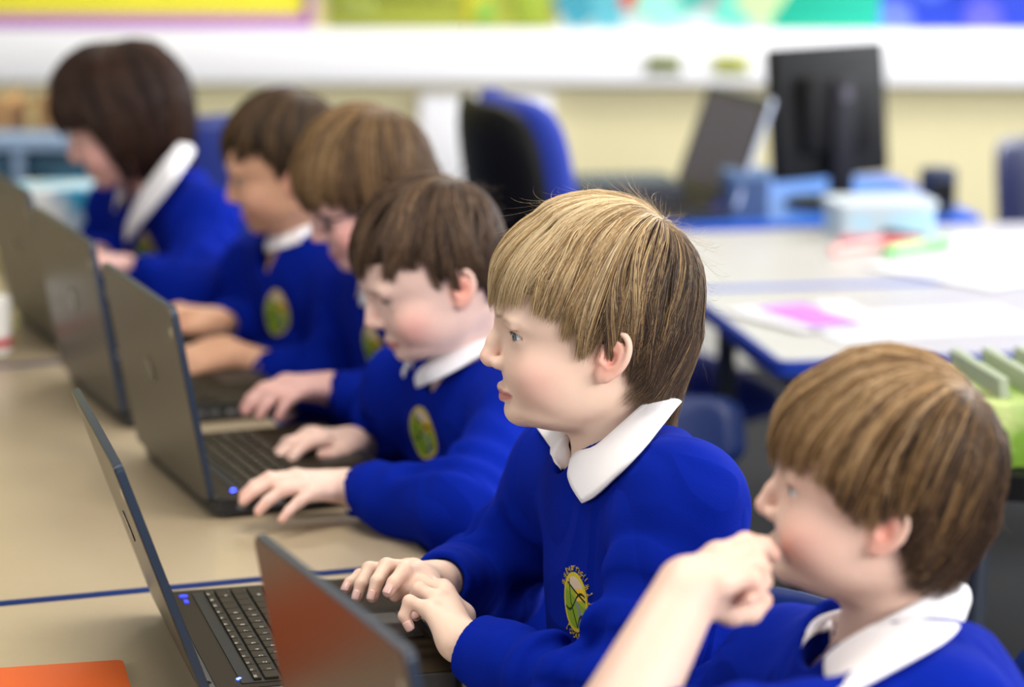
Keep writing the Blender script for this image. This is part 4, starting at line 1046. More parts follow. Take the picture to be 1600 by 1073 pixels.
BOY = dict(head=bH, N=P(978, 712, 2.72), SL=P(1066, 795, 2.585), SR=P(892, 742, 2.86), EL=P(975, 1118, 2.50), ER=P(760, 918, 2.96), WL=P(718, 1000, 2.625), WR=P(683, 908, 2.79), Pv=P(1075, 1330, 2.73),
           handL=(lh, lt), handR=(rh, rt_), label='blond boy in sharp focus, in blue jumper with a round crest, hands together', hb=.0016, hj=.0024, skin=(232, 200, 180), brow=(128, 96, 70), brow_amt=.8, eye=.92, cuffs=(.88, .93),
           badge=(P(908, 938, 2.66), -RIGHT * .72 - HOR * .69), bh=.0005, btext=True, bw=.0215, bhh=.0285, nails=b_nails, wr=1.02, iris=(88, 112, 128), look=(1, .30, -.10), hs=.90, vx=.026, hole=.056, jextra=[ball_cut(P(881, 706, 2.71), .019)], seed=2)
rB, _, N_, R_, JB, _ = person(BOY)
hair(bH, BOY['N'], dict(cut=CUT_B, thick=.0145, bleach=1.0, tone=.36, sway=.16, locks=260, fly=.018, clump=.85, ragged=1.6, under=.50, back=.003), rB, [(70, 56, 48), (112, 92, 74), (154, 124, 86), (188, 155, 106), (226, 204, 164)], n=26000, thick=.00024, seed=3)
inner = [P(868, 712, 2.80), P(882, 728, 2.73), P(887, 739, 2.68)]
fold = [P(872, 722, 2.715), P(893, 716, 2.668), P(930, 700, 2.645), P(968, 668, 2.640), P(1005, 635, 2.655), P(1034, 615, 2.69), P(1043, 608, 2.73), P(1030, 606, 2.775), P(998, 615, 2.80), P(955, 640, 2.81), P(915, 665, 2.80), P(887, 690, 2.775), P(890, 712, 2.745), P(893, 735, 2.712)]
free = [P(910, 786, 2.675), P(930, 775, 2.635), P(962, 745, 2.605), P(1000, 706, 2.595), P(1035, 664, 2.61), P(1058, 636, 2.66), P(1064, 624, 2.73), P(1045, 622, 2.80), P(1005, 640, 2.85), P(955, 670, 2.87), P(905, 684, 2.88), P(868, 690, 2.84), P(861, 708, 2.80), P(876, 733, 2.745)]
fold[0] = P(887, 742, 2.675)
collar_pts(fold, free, rB, cen=P(965, 670, 2.72), J=JB)
if not globals().get('ONLY_B'):
    # --- front boy, hand to mouth
    aH = head_at(1390, 804, 2.25, -6, -8, 0, .88)
    ah = chains([(1120, 868, 2.17), (1165, 848, 2.19), (1192, 852, 2.21), (1208, 866, 2.225)],
                [(1128, 878, 2.15), (1178, 862, 2.16), (1190, 888, 2.18), (1178, 903, 2.17)],
                [(1130, 895, 2.13), (1182, 882, 2.14), (1192, 908, 2.15), (1176, 920, 2.14)],
                [(1128, 912, 2.115), (1176, 905, 2.12), (1186, 926, 2.13), (1170, 936, 2.12)])
    at = [P(1105, 935, 2.14), P(1142, 955, 2.15), P(1172, 955, 2.17), P(1192, 938, 2.19)]
    aSR = P(1215, 1025, 2.45); aER = P(1080, 1150, 2.56); aWR = P(1010, 1200, 2.40)
    A = dict(head=aH, N=P(1395, 1050, 2.28), SL=P(1468, 1150, 2.12), SR=P(1238, 1062, 2.42), EL=P(930, 1195, 2.05), ER=aER, WL=P(1075, 920, 2.13), WR=aWR, Pv=P(1560, 1500, 2.25),
             handL=(ah, at), handR=mk_hand(aWR, P(900, 1210, 2.36), UP, False, FIST), label='front boy with brown hair, bare forearm raised and hand at his mouth', hb=.0024, hj=.005, eye=.8, arm_r=.036, wr=1.22, hs=1.0,
             cuffs=(.02, .85), hole=.069, vx=.030, jextra=[ball_cut(P(1290, 1000, 2.25), .024)], extra=[(lambda S_: S_.cone(P(1116, 905, 2.160), P(1152, 922, 2.172), .017, .014, .012), 0)], seed=5, brow=(90, 66, 48), iris=(70, 60, 50), blush_amt=.35)
    rA, *_t = person(A); JA = _t[3]
    CUT_A = [(-.10, -.040), (-.07, -.052), (-.045, -.056), (-.026, -.050), (-.020, -.010), (-.012, .022), (.004, .022), (.010, .012), (.040, .006), (.050, .020), (.062, .034), (.08, .040), (.10, .040), (.13, .034)]
    hair(aH, A['N'], dict(cut=CUT_A, thick=.021, tone=.34, bleach=.75, locks=170, fly=.01, clump=.8, under=.55, back=.004), rA, [(52, 38, 30), (88, 66, 48), (124, 92, 58), (164, 128, 82), (190, 158, 118)], n=7000, thick=.0006, seed=9, hi=False)
    Nf = Frame(P(1385, 965, 2.27), facing(4, 0))
    fold = [P(1289, 1030, 2.235), P(1302, 1018, 2.222), P(1345, 990, 2.205), P(1400, 962, 2.205), P(1450, 936, 2.222), P(1484, 916, 2.255), P(1490, 908, 2.29), P(1460, 905, 2.33), P(1400, 925, 2.345), P(1335, 948, 2.34), P(1297, 964, 2.325), P(1294, 984, 2.30)]
    free = [P(1302, 1092, 2.21), P(1337, 1078, 2.18), P(1385, 1052, 2.165), P(1440, 1022, 2.17), P(1490, 990, 2.20), P(1512, 950, 2.25), P(1512, 930, 2.31), P(1480, 925, 2.37), P(1405, 945, 2.39), P(1325, 970, 2.385), P(1266, 980, 2.35), P(1252, 1012, 2.32)]
    collar_pts(fold, free, rA, cen=P(1385, 960, 2.28), J=JA)
    # --- boy at the third laptop
    cH = head_at(702, 438, 3.33, 18, 20, 0, .93)
    W = P(545, 762, 3.24); W2 = P(548, 692, 3.52)
    C = dict(head=cH, N=P(757, 562, 3.41), SL=P(828, 655, 3.27), SR=P(642, 612, 3.52), EL=P(715, 800, 3.12), ER=P(610, 740, 3.66), WL=W, WR=W2, Pv=P(840, 1020, 3.45),
             handL=mk_hand(W, P(440, 752, 3.19), UP + HOR * -.15, True, [(.18, .42, .30), (.18, .42, .30), (.25, .42, .30), (.42, .25, .2)], spread=(.12, .03, -.10, -.32)), handR=mk_hand(W2, P(450, 676, 3.45), UP, False, RELAX),
             label='boy with short dark brown hair looking down, hand beside a blue light', hb=.0028, hj=.005, eye=.25, badge=(P(606, 690, 3.36), None), bh=.0014, bw=.030, bhh=.033, seed=11, brow=(80, 58, 44), skin=(228, 194, 180), iris=(60, 50, 40), cuffs=(.93, .80), blush_amt=.7, ear_red=.8)
    rC, *_t = person(C)
    hair(cH, C['N'], dict(cut=CUT_SHORT, thick=.012, bleach=.3, locks=110, fly=.03, clump=.7, under=.6, ragged=1.3, sway=.30), rC, [(42, 30, 24), (62, 46, 36), (84, 64, 48), (110, 86, 64)], n=5000, thick=.0007, seed=12, hi=False)
    Nc = Frame(P(750, 520, 3.395), facing(14, 22))
    collar_pts([P(652, 583, 3.37), P(668, 568, 3.345), P(700, 543, 3.34), P(735, 515, 3.35), P(765, 492, 3.38), P(785, 480, 3.43), P(770, 478, 3.48), P(735, 490, 3.50), P(690, 515, 3.49), P(655, 545, 3.46), P(640, 570, 3.42)],
               [P(652, 606, 3.36), P(680, 594, 3.32), P(715, 576, 3.31), P(750, 554, 3.32), P(785, 526, 3.35), P(806, 500, 3.43), P(790, 490, 3.52), P(745, 500, 3.55), P(690, 525, 3.54), P(645, 560, 3.50), P(630, 590, 3.44)], rC, cen=P(715, 528, 3.42), J=_t[3])
    # --- boy with glasses
    dH = head_at(600, 312, 3.80, 14, 22, 0, .92)
    W = P(518, 608, 3.66); W2 = P(430, 640, 3.95)
    Dd = dict(head=dH, N=P(640, 420, 3.87), SL=P(690, 510, 3.70), SR=P(560, 470, 4.03), EL=P(640, 660, 3.58), ER=P(520, 600, 4.10), WL=W, WR=W2, Pv=P(720, 850, 3.95),
             handL=mk_hand(W, P(420, 600, 3.60), UP, True, [(.35, .4, .3), (.35, .4, .3), (.4, .4, .3), (.45, .4, .3)]), handR=mk_hand(W2, P(350, 640, 3.90), UP, False, RELAX),
             label='boy in dark-framed glasses with light brown fringe, bending over the keys', hb=.0036, hj=.006, eye=.3, hs=1.05, badge=(P(556, 552, 3.80), None), bh=.0018, bw=.027, bhh=.034, seed=17, brow=(100, 76, 56), skin=(224, 178, 170), cuffs=(.95, .8), blush_amt=.9)
    rD, *_t = person(Dd)
    CUT_D = [(-.10, -.040), (-.07, -.050), (-.045, -.052), (-.030, -.040), (-.022, -.010), (-.010, .010), (.010, -.012), (.038, -.012), (.050, .000), (.060, .016), (.072, .034), (.10, .036), (.13, .030)]
    hair(dH, Dd['N'], dict(cut=CUT_D, tone=.32, thick=.020, bleach=.5, locks=120, fly=.0, clump=.8, under=.6), rD, [(66, 48, 36), (96, 74, 52), (130, 100, 66), (158, 128, 88)], n=4200, thick=.0009, seed=19, hi=False)
    collar(Frame(P(630, 400, 3.86), facing(8, 16)), None, rD, _t[3], tip=.012, drop=.03)
    # glasses: two rims, bridge and temples
    gl = empty('glasses', (0, 0, 0)); gl.parent = rD
    fm = mat('glasses_frame', rgb=(24, 22, 26), rough=.3)
    for s in (1, -1):
        m = MB(); pts = [dH.w(.101 - .004 * abs(math.cos(t)), s * .031 + .021 * math.cos(t), .013 + .0145 * math.sin(t)) for t in np.linspace(0, 2 * math.pi, 25)]
        m.tube([tuple(p) for p in pts], .0016, 8); m.build('rim', fm, gl)
        m = MB(); m.tube([tuple(dH.w(*q)) for q in ((.097, s * .052, .018), (.085, s * .074, .018), (.03, s * .083, .016), (-.006, s * .081, .016), (-.018, s * .079, .000))], .0017, 8); m.build('temple', fm, gl)
        m = MB(); V_ = [tuple(dH.w(.1005 - .004 * abs(math.cos(t)), s * .031 + .020 * math.cos(t), .013 + .0135 * math.sin(t))) for t in np.linspace(0, 2 * math.pi, 24, endpoint=False)]
        m.bm.faces.new([m.bm.verts.new(v) for v in V_]); lo_ = m.build('lens', mat('lens_glass', rgb=(245, 248, 250), rough=.02, trans=1.0), gl); lo_.modifiers.new('s', 'SOLIDIFY').thickness = .0012
    m = MB(); m.tube([tuple(dH.w(*q)) for q in ((.103, .011, .015), (.106, 0, .018), (.103, -.011, .015))], .0016, 8); m.build('bridge', fm, gl)
    # --- boy with dark hair behind him
    eH = head_at(466, 272, 4.15, 4, 14, 0, .92)
    W = P(355, 552, 3.98); W2 = P(338, 505, 4.14)
    E = dict(head=eH, N=P(478, 378, 4.20), SL=P(560, 455, 4.05), SR=P(405, 430, 4.36), EL=P(500, 600, 3.98), ER=P(385, 520, 4.42), WL=W, WR=W2, Pv=P(540, 760, 4.25),
             handL=mk_hand(W, P(285, 566, 3.94), UP - HOR * .3, True, TYPE), handR=mk_hand(W2, P(265, 486, 4.10), UP, False, RELAX), hs=1.15,
             label='boy with dark brown hair and tanned cheek, between the bob-haired girl and the glasses boy', hb=.004, hj=.006, eye=.5, badge=(P(448, 485, 4.14), None), bh=.002, bw=.028, bhh=.034, seed=23, brow=(70, 50, 38), skin=(214, 164, 132), cuffs=(.70, .80), blush_amt=.3)
    rE, *_t = person(E)
    hair(eH, E['N'], dict(cut=CUT_SHORT, thick=.012, bleach=.3, locks=120, fly=.0, clump=.6, under=.6), rE, [(36, 26, 18), (54, 40, 28), (76, 58, 40), (100, 76, 50)], n=4000, thick=.0009, seed=29, hi=False)
    collar(Frame(P(470, 356, 4.19), facing(6, 10), .85), None, rE, _t[3], tip=.004, drop=.014)
    # --- girl with a dark bob
    fH = head_at(212, 196, 4.60, 4, 22)
    W = P(196, 418, 4.42); W2 = P(150, 400, 4.62)
    G = dict(head=fH, N=P(258, 285, 4.66), SL=P(318, 352, 4.52), SR=P(190, 330, 4.84), EL=P(300, 470, 4.38), ER=P(170, 410, 4.86), WL=W, WR=W2, Pv=P(330, 640, 4.70),
             handL=mk_hand(W, P(150, 405, 4.38), UP, True, TYPE), handR=mk_hand(W2, P(100, 400, 4.55), UP, False, RELAX),
             label='girl with a dark brown bob and long white collar, farthest pupil on the left', hb=.004, hj=.006, eye=.4, badge=(P(237, 392, 4.58), None), bh=.002, bw=.024, bhh=.034, seed=31, brow=(50, 34, 28), skin=(222, 176, 166), cuffs=(.93, .80), blush_amt=.5)
    rG, *_t = person(G)
    CUT_G = [(-.10, -.092), (-.07, -.100), (-.02, -.104), (.012, -.100), (.035, -.088), (.045, -.060), (.052, -.010), (.062, .020), (.08, .034), (.10, .036), (.13, .030)]
    hair(fH, G['N'], dict(cut=CUT_G, thick=.022, bleach=.1, locks=120, fly=.0, clump=.6, under=.7, ragged=.4, back=.010, crown=(-.02, .0, .14)), rG, [(30, 18, 16), (44, 28, 22), (60, 40, 30), (80, 54, 42)], n=4500, thick=.0010, seed=37, hi=False)
    collar_pts([P(200, 345, 4.55), P(222, 300, 4.50), P(250, 262, 4.49), P(275, 232, 4.53), P(285, 222, 4.62), P(265, 225, 4.70), P(235, 240, 4.72), P(205, 270, 4.70), P(190, 310, 4.63)], [P(196, 380, 4.55), P(232, 335, 4.47), P(268, 290, 4.46), P(296, 250, 4.52), P(300, 232, 4.64), P(270, 230, 4.76), P(230, 250, 4.78), P(195, 280, 4.74), P(180, 330, 4.64)], rG, cen=P(240, 280, 4.64), J=_t[3])
for o in list(COL.objects):
    if o.get('category') == 'person':
        for ch in o.children: ch.location = -o.location
# ------------------------------------------------------------------ behind the row
z2 = .66
def chair(loc, rot, label, shell=(24, 42, 120), seat_z=.42, w=.40, back_h=.36, group=None, office=False, legs=True):
    r = empty('office_chair' if office else 'school_chair', (loc[0], loc[1], 0), rot); tag(r, label, 'chair', group)
    sm = mat('shell_%d_%d' % (shell[0], shell[2]), rgb=shell, rough=.45 if not office else .9)
    def pad(name, cx, cz, wx, hz, tx, tilt, curve, mt, bev=.02):
        n = 14; V = []; 
        for side in (0, 1):
            for i in range(n + 1):
                for j in range(n + 1):
                    u = -1 + 2 * i / n; v = -1 + 2 * j / n
                    # rounded superellipse mapping
                    k = 1 / max(1e-6, (abs(u) ** 5 + abs(v) ** 5) ** .2) * max(abs(u), abs(v)) if (u or v) else 1
                    uu, vv = u * k, v * k
                    edge = max(abs(u), abs(v)) ** 6
                    d = curve * uu * uu + (tx / 2 * (1 - .6 * edge)) * (1 if side else -1)
                    V.append((uu * wx / 2, d, vv * hz / 2))
        N1 = (n + 1) ** 2; F = []
        for i in range(n):
            for j in range(n):
                a = i * (n + 1) + j; F.append((a, a + 1, a + n + 2, a + n + 1)); F.append((N1 + a, N1 + a + n + 1, N1 + a + n + 2, N1 + a + 1))
        bd = [i * (n + 1) for i in range(n + 1)] + [n * (n + 1) + j for j in range(1, n + 1)] + [i * (n + 1) + n for i in range(n - 1, -1, -1)] + [j for j in range(n - 1, 0, -1)]
        for a, b in zip(bd, bd[1:] + bd[:1]): F.append((a, b, N1 + b, N1 + a))
        o = mesh_np(name, V, F, mt, r); return o
    if office:
        b = pad('backrest', 0, 0, w, back_h, .07, 0, -.05, sm); b.location = (0, .24, seat_z + .12 + back_h / 2); b.rotation_euler = (math.radians(-8), 0, 0)
        b2 = pad('back_shell', 0, 0, w * .96, back_h * .96, .05, 0, -.05, mat('black_plastic', rgb=(20, 20, 22), rough=.5)); b2.location = (0, .285, seat_z + .12 + back_h / 2); b2.rotation_euler = (math.radians(-8), 0, 0)
        s_ = pad('seat', 0, 0, .46, .44, .08, 0, 0.0, sm); s_.location = (0, 0, seat_z); s_.rotation_euler = (math.radians(90), 0, 0)
        m = MB(); m.cyl((0, 0, .08), (0, 0, seat_z - .03), .025); m.build('gas_column', mat('black_plastic'), r)
        m = MB(); m.box((0, .26, seat_z + .08), (.06, .02, .26)); m.box((0, .15, seat_z - .045), (.06, .24, .02)); m.build('back_bracket', mat('black_plastic'), r)
        for k in range(5):
            a = k * 2 * math.pi / 5; m = MB(); m.cyl((0, 0, .10), (.28 * math.cos(a), .28 * math.sin(a), .07), .022, .015); l = m.build('leg', mat('black_plastic'), r)
            m = MB(); m.cyl((.28 * math.cos(a) - .02, .28 * math.sin(a), .03), (.28 * math.cos(a) + .02, .28 * math.sin(a), .03), .03); m.build('caster', mat('black_plastic'), l)
    else:
        b = pad('backrest', 0, 0, w, back_h, .012, 0, -.10, sm); b.location = (0, .20, seat_z + .14 + back_h / 2); b.rotation_euler = (math.radians(-8), 0, 0)
        s_ = pad('seat', 0, 0, w, .38, .012, 0, -.04, sm); s_.location = (0, 0, seat_z); s_.rotation_euler = (math.radians(90), 0, 0)
        for sx in (1, -1):
            for yy, y2 in ((-.15, -.19), (.15, .22)):
                m = MB(); m.cyl((sx * .15, yy, seat_z - .012), (sx * .19, y2, .0), .011, n=10); m.build('leg', mat('chair_steel', rgb=(70, 72, 78), rough=.35, metal=.7), r)
            m = MB(); m.tube([(sx * .12, .13, seat_z - .02), (sx * .13, .20, seat_z + .05), (sx * .12, .225, seat_z + .25)], .010); m.build('back_support', mat('chair_steel'), r)
    return r
# big white table on the right: front-left corner seen at (1215,565)
q0 = PZ(1215, 566, z2); q1 = PZ(1600, 552, z2); ql = PZ(1085, 470, z2)
dx = nrm((q1 - q0) * V3(1, 1, 0)); rt = math.atan2(dx[1], dx[0])
desk(0, 1.5, 0, .595, 'pale table on the right with papers and a mauve sheet on it', rot=rt, org=q0, top=(176, 173, 168), edge=(22, 50, 140), z=z2)
dyv = V3(-dx[1], dx[0], 0)
desk(-.05, 1.5, .605, 1.20, 'pale table with bright blue edging behind the paper-strewn one', rot=rt, org=q0, top=(176, 173, 168), edge=(30, 84, 190), z=z2)
b0 = PZ(1110, 368, z2); 
desk(-.42, .76, 1.27, 1.87, 'blue-topped table carrying the black monitor', rot=rt, org=q0, top=(46, 96, 190), edge=(30, 84, 191), z=z2)
def sheet(u, v, w, h, ang, rgb, label, name='paper_sheet', cat='paper', k=0, group=None):
    p = PZ(u, v, z2 + .001); m = MB(); m.box((0, 0, .0006 + .0011 * k), (w, h, .0008)); o = m.build(name, mat('paper_%d_%d_%d' % rgb, rgb=rgb, rough=.7), smooth=False)
    o.location = (p[0], p[1], z2 + .0006); o.rotation_euler = (0, 0, math.radians(ang)); tag(o, label, cat, group); return o
sheet(1262, 497, .085, .17, 8, (176, 100, 206), 'mauve sheet of paper on the pale right-hand table', k=5)
sheet(1222, 500, .08, .20, 14, (205, 203, 208), 'white sheet partly under the left of the mauve one', k=3)
sheet(1322, 492, .06, .18, -8, (203, 201, 209), 'white sheet just right of the mauve one', k=4)
sheet(1540, 420, .30, .30, 20, (206, 206, 209), 'large white sheet near the right edge of the pale table', k=2)
sheet(1440, 505, .36, .21, -3, (190, 190, 197), 'wide pale grey sheet at the front of the right-hand table', k=0)
sheet(1580, 392, .21, .297, -30, (212, 212, 212), 'white sheet lying behind the large one at the right edge', k=1)
# small things on it
def stick(u, v, ln, ang, rgb, label, r=.006, name='marker_pen', cat='pen'):
    p = PZ(u, v, z2); o = empty(name, (p[0], p[1], z2), math.radians(ang)); tag(o, label, cat, 'felt pens on the right-hand table')
    m = MB(); m.cyl((-ln / 2, 0, r), (ln * .15, 0, r), r, n=14); m.build('barrel', mat('pen_%d_%d' % (rgb[0], rgb[1]), rgb=rgb, rough=.4), o)
    m = MB(); m.cyl((ln * .15, 0, r), (ln * .48, 0, r), r * 1.12, r * .95, n=14); m.build('cap', mat('pencap_%d_%d' % (rgb[0], rgb[1]), rgb=tuple(int(x * .8) for x in rgb), rough=.4), o)
stick(1378, 386, .16, 150, (235, 120, 125), 'pink felt pen on the pale table, in front of the white tub', r=.010)
stick(1345, 392, .15, 20, (240, 170, 165), 'pale pink felt pen beside the brighter pink one', r=.008)
stick(1435, 397, .17, 25, (130, 220, 130), 'light green felt pen right of the pink ones', r=.012)
stick(1412, 378, .10, 110, (40, 36, 40), 'short black pen between the pink and green pens', r=.010)
# white patterned tub
p = PZ(1395, 372, z2); o = empty('storage_tub', (p[0], p[1] + .06, z2), rt); tag(o, 'pale blue and white storage tub at the back of the pale table', 'tub')
m = MB(); m.prism(rrect(.185, .12, .015), 0, .055, bev=.004); m.build('tub_body', mat('pale_tub', rgb=(175, 192, 202), rough=.4, rgb2=(160, 200, 220), vscale=14), o)
m = MB(); m.prism(rrect(.195, .13, .018), .052, .066, bev=.003); m.build('lid', mat('tub_lid', rgb=(185, 195, 202), rough=.4), o)
# black monitor seen from behind
def on_table(u, v, z=z2): p = PZ(u, v, z); return p
mp = on_table(1290, 318); mo = empty('computer_monitor', (mp[0], mp[1], z2), rt + math.radians(24)); tag(mo, 'black computer monitor seen from behind on the blue table', 'monitor')
mw, mh = .285, .262
m = MB(); m.box((0, 0, .055 + mh / 2), (mw, .035, mh), Matrix.Rotation(math.radians(-6), 3, 'X'), bev=.008); case = m.build('casing', mat('black_plastic'), mo)
m = MB(); m.box((0, -.028, .055 + mh * .5), (mw * .62, .03, mh * .6), bev=.012); m.build('rear_housing', mat('black_plastic2', rgb=(10, 9, 11), rough=.6, spec=.2), mo)
m = MB(); m.box((0, -.045, .13), (.055, .02, .25), bev=.006); m.build('stand_neck', mat('dark_grey_plastic', rgb=(20, 20, 28), rough=.55, spec=.2), mo)
m = MB(); m.cyl((0, -.03, 0), (0, -.03, .012), .10, n=36); m.build('stand_base', mat('black_plastic'), mo)
m = MB(); m.box((0, .0185, .055 + mh / 2), (mw - .03, .002, mh - .03), Matrix.Rotation(math.radians(-6), 3, 'X')); m.build('screen', mat('screen_dark', rgb=(16, 18, 22), rough=.2), mo)
m = MB(); m.cyl((0, -.048, .225), (0, -.058, .225), .013, n=20); m.build('maker_emblem', mat('dim_emblem', rgb=(82, 78, 90), rough=.3), mo)
# laptop on the background table, seen side-on
lp = laptop(None, math.atan2(-RIGHT[1] * .94 - HOR[1] * .34, -RIGHT[0] * .94 - HOR[0] * .34), math.radians(20), 'open silver-edged laptop beside the black monitor on the blue table', origin=(on_table(1098, 326)[0], on_table(1098, 326)[1]), lidrgb=(170, 176, 190), z=z2, emblem=False, W=.30, lidh=.220, scr=0, group='spare laptop behind the class')
# dark docking box and tray left of it
p = on_table(960, 330); o = empty('equipment_box', (p[0], p[1], z2), rt); tag(o, 'low dark blue equipment box on the table left of the spare laptop', 'box')
m = MB(); m.prism(rrect(.24, .20, .012), .004, .062, bev=.005); m.build('box_body', mat('navy_box', rgb=(26, 30, 44), rough=.5), o)
m = MB(); m.prism(rrect(.20, .16, .01), .06, .066, bev=.002); m.build('lid', mat('navy_box_lid', rgb=(34, 38, 54), rough=.4), o)
# chairs behind
p = P(822, 250, 5.05); c1 = chair((p[0] + .20, p[1] - .05), math.radians(88), 'high-backed black and blue office chair seen side-on behind the pupils', office=True, shell=(30, 52, 150), seat_z=.40, w=.38, back_h=.43)
p = PZ(1464, 333, z2); o = empty('desk_speaker', (p[0], p[1], z2), rt); tag(o, 'small slate-blue speaker standing on the blue table right of the monitor', 'speaker')
m = MB(); m.prism(rrect(.062, .07, .018), 0, .088, bev=.008); m.build('speaker_body', mat('slate_plastic', rgb=(30, 42, 70), rough=.6), o)
m = MB(); m.cyl((0, -.034, .045), (0, -.0385, .045), .024, n=24); m.build('speaker_cone', mat('black_plastic'), o)
p = P(1600, 300, 5.7); chair((p[0] + .14, p[1] - .01), rt + math.radians(10), 'dark navy chair at the right edge behind the pale table', shell=(6, 14, 58), seat_z=.32, w=.30, back_h=.30)
p = PZ(1163, 338, z2); o = empty('pencil_box', (p[0], p[1], z2), rt); tag(o, 'slate-blue desk box between the spare laptop and the black monitor', 'box')
m = MB(); m.prism(rrect(.085, .07, .012), 0, .085, bev=.005); m.build('box_body', mat('slate_card', rgb=(52, 76, 116), rough=.7), o)
m = MB(); m.prism(rrect(.089, .074, .013), .078, .092, bev=.003); m.build('lid', mat('slate_card_light', rgb=(90, 118, 156), rough=.7), o)
p = P(335, 200, 5.3); chair((p[0], p[1]), rt + math.radians(160), 'blue chair showing behind the shoulder of the dark-haired girl', shell=(26, 44, 120), seat_z=.42, w=.28, back_h=.34)
p = P(1120, 800, 3.9); chair((p[0] + .03, p[1] + .12), rt + math.radians(30), 'bright blue plastic chair pushed under the pale table behind the blond boy', shell=(8, 36, 92), seat_z=.33, w=.36, back_h=.12)
# green box of papers on a stool at the right edge
p = P(1600, 640, 3.3); zt_ = P(1600, 600, 3.3)[2]; zb_ = zt_ - .10
st = empty('stool', (p[0] + .06, p[1] + .1, 0), rt); tag(st, 'dark stool at the right edge holding the green box', 'stool')
m = MB(); m.cyl((0, 0, zb_ - .03), (0, 0, zb_), .16, n=36); m.build('seat', mat('black_plastic'), st)
for k in range(4):
    a = math.pi / 4 + k * math.pi / 2; m = MB(); m.cyl((.11 * math.cos(a), .11 * math.sin(a), zb_ - .03), (.17 * math.cos(a), .17 * math.sin(a), 0), .012); m.build('leg', mat('steel_blue_grey'), st)
o = empty('magazine_box', (p[0] + .06, p[1] + .1, zb_), rt); tag(o, 'green box of papers at the right edge beyond the front boy', 'box')
m = MB(); m.box((0, 0, .04), (.19, .22, .08), bev=.006); m.build('box_body', mat('green_box', rgb=(110, 150, 40), rough=.5, rgb2=(180, 196, 120), vscale=16), o)
for k in range(4):
    m = MB(); m.box((-.06 + .04 * k, .0, .075), (.012, .18, .06), Matrix.Rotation(math.radians(4 * k - 6), 3, 'Y'), bev=.001); m.build('paper_stack', mat('old_paper', rgb=(150, 160, 135), rough=.8), o)
# wall fittings
for u, rgb, lab in ((1037, (120, 130, 70), 'grey-green socket plate on the white trunking, left of the pair'), (1142, (170, 175, 60), 'yellow-green socket plate on the white trunking beside the monitor')):
    a, z = wall_uz(u, 100, .06); q = wp(a, z, .06); o = empty('socket_plate', q); o.rotation_euler = (0, 0, WYAW); tag(o, lab, 'wall socket')
    m = MB(); m.box((0, -.004, 0), (.09, .008, .045), bev=.003); m.build('faceplate', mat('socket_%d' % rgb[0], rgb=rgb, rough=.4), o)
    m = MB(); m.box((-.018, -.010, .004), (.012, .006, .020), bev=.002); m.box((.018, -.010, .004), (.012, .006, .020), bev=.002); m.build('switch', mat('dark_switch', rgb=(90, 90, 60), rough=.4), o)
a0, zz0 = wall_uz(655, 140, .03); a1, zz1 = wall_uz(862, 330, .03)
m = MB(); q = wp((a0 + a1) / 2, (zz0 + zz1) / 2 - .05, .02); m.box(tuple(q), (a1 - a0, .03, abs(zz0 - zz1) + .08), RW, bev=.004); tag(m.build('radiator_cover', mat('white_panel', rgb=(240, 240, 246), rough=.5)), 'white panel on the far wall behind the blue office chair', 'panel')
# left: low shelving with teal trays
sx = P(55, 250, 6.0); sh = empty('tray_unit', (sx[0], sx[1], 0)); sh.rotation_euler = (0, 0, WYAW); tag(sh, 'low tray unit with teal drawers at the far left', 'storage unit')
zt = P(55, 205, 6.0)[2]; wS = .62
m = MB()
for k in range(4): m.box((-wS / 2 - .1 + k * wS / 3, 0, zt / 2), (.022, .38, zt))
m.box((-.1, 0, zt), (wS + .03, .40, .025)); m.box((-.1, .18, zt / 2), (wS, .01, zt)); m.build('carcass', mat('grey_blue_panel', rgb=(140, 165, 195), rough=.5), sh)
for k in range(3):
    for j in range(3):
        m = MB(); x = -wS / 2 - .1 + (k + .5) * wS / 3; m.box((x, -.01, zt - .085 - j * .15), (wS / 3 - .04, .36, .12), bev=.008); t_ = m.build('tray', mat('teal_tray', rgb=(10, 66, 92), rough=.45), sh)
        m = MB(); m.box((x, -.197, zt - .07 - j * .15), (.08, .016, .02), bev=.004); m.build('handle', mat('teal_handle', rgb=(30, 100, 130), rough=.4), t_)
rb = random.Random(4); xx = -.46
for k in range(24):
    w_ = rb.uniform(.018, .034); h_ = rb.uniform(.05, .075); m = MB(); m.box((0, 0, h_ / 2), (w_, .15, h_), bev=.002); colr = [(150, 112, 70), (170, 130, 84), (128, 92, 60), (176, 150, 100)][k % 4]
    o = m.build('book', mat('book_%d' % colr[0], rgb=colr, rough=.7)); q = Vector((sx[0], sx[1], 0)) + RW @ Vector((xx + w_ / 2, 0, zt + .0126)); o.location = q; o.rotation_euler = (0, 0, WYAW)
    tag(o, 'small brown book in the row on top of the tray unit', 'book', 'brown books on the tray unit'); xx += w_ + .004
# white and cyan patterned box in front of the unit, on the far table
p = P(105, 330, 4.95); o = empty('craft_box', (p[0], p[1], 0), rt); tag(o, 'white box with cyan swirls on a stand in front of the tray unit', 'box')
zb_ = P(105, 372, 4.95)[2]; zt_ = P(105, 287, 4.95)[2]
m = MB(); m.box((0, 0, (zb_ + zt_) / 2), (.17, .14, zt_ - zb_), bev=.006); m.build('box_body', mat('cyan_swirl', rgb=(232, 236, 240), rough=.5, rgb2=(40, 170, 215), vscale=16), o)
m = MB(); m.prism(rrect(.24, .20, .02), zb_ - .03, zb_); m.build('stand_top', mat('grey_blue_panel'), o)
m = MB(); m.cyl((0, 0, .02), (0, 0, zb_ - .02), .02); m.cyl((0, 0, 0), (0, 0, .02), .14, n=30); m.build('stand_leg', mat('steel_blue_grey'), o)
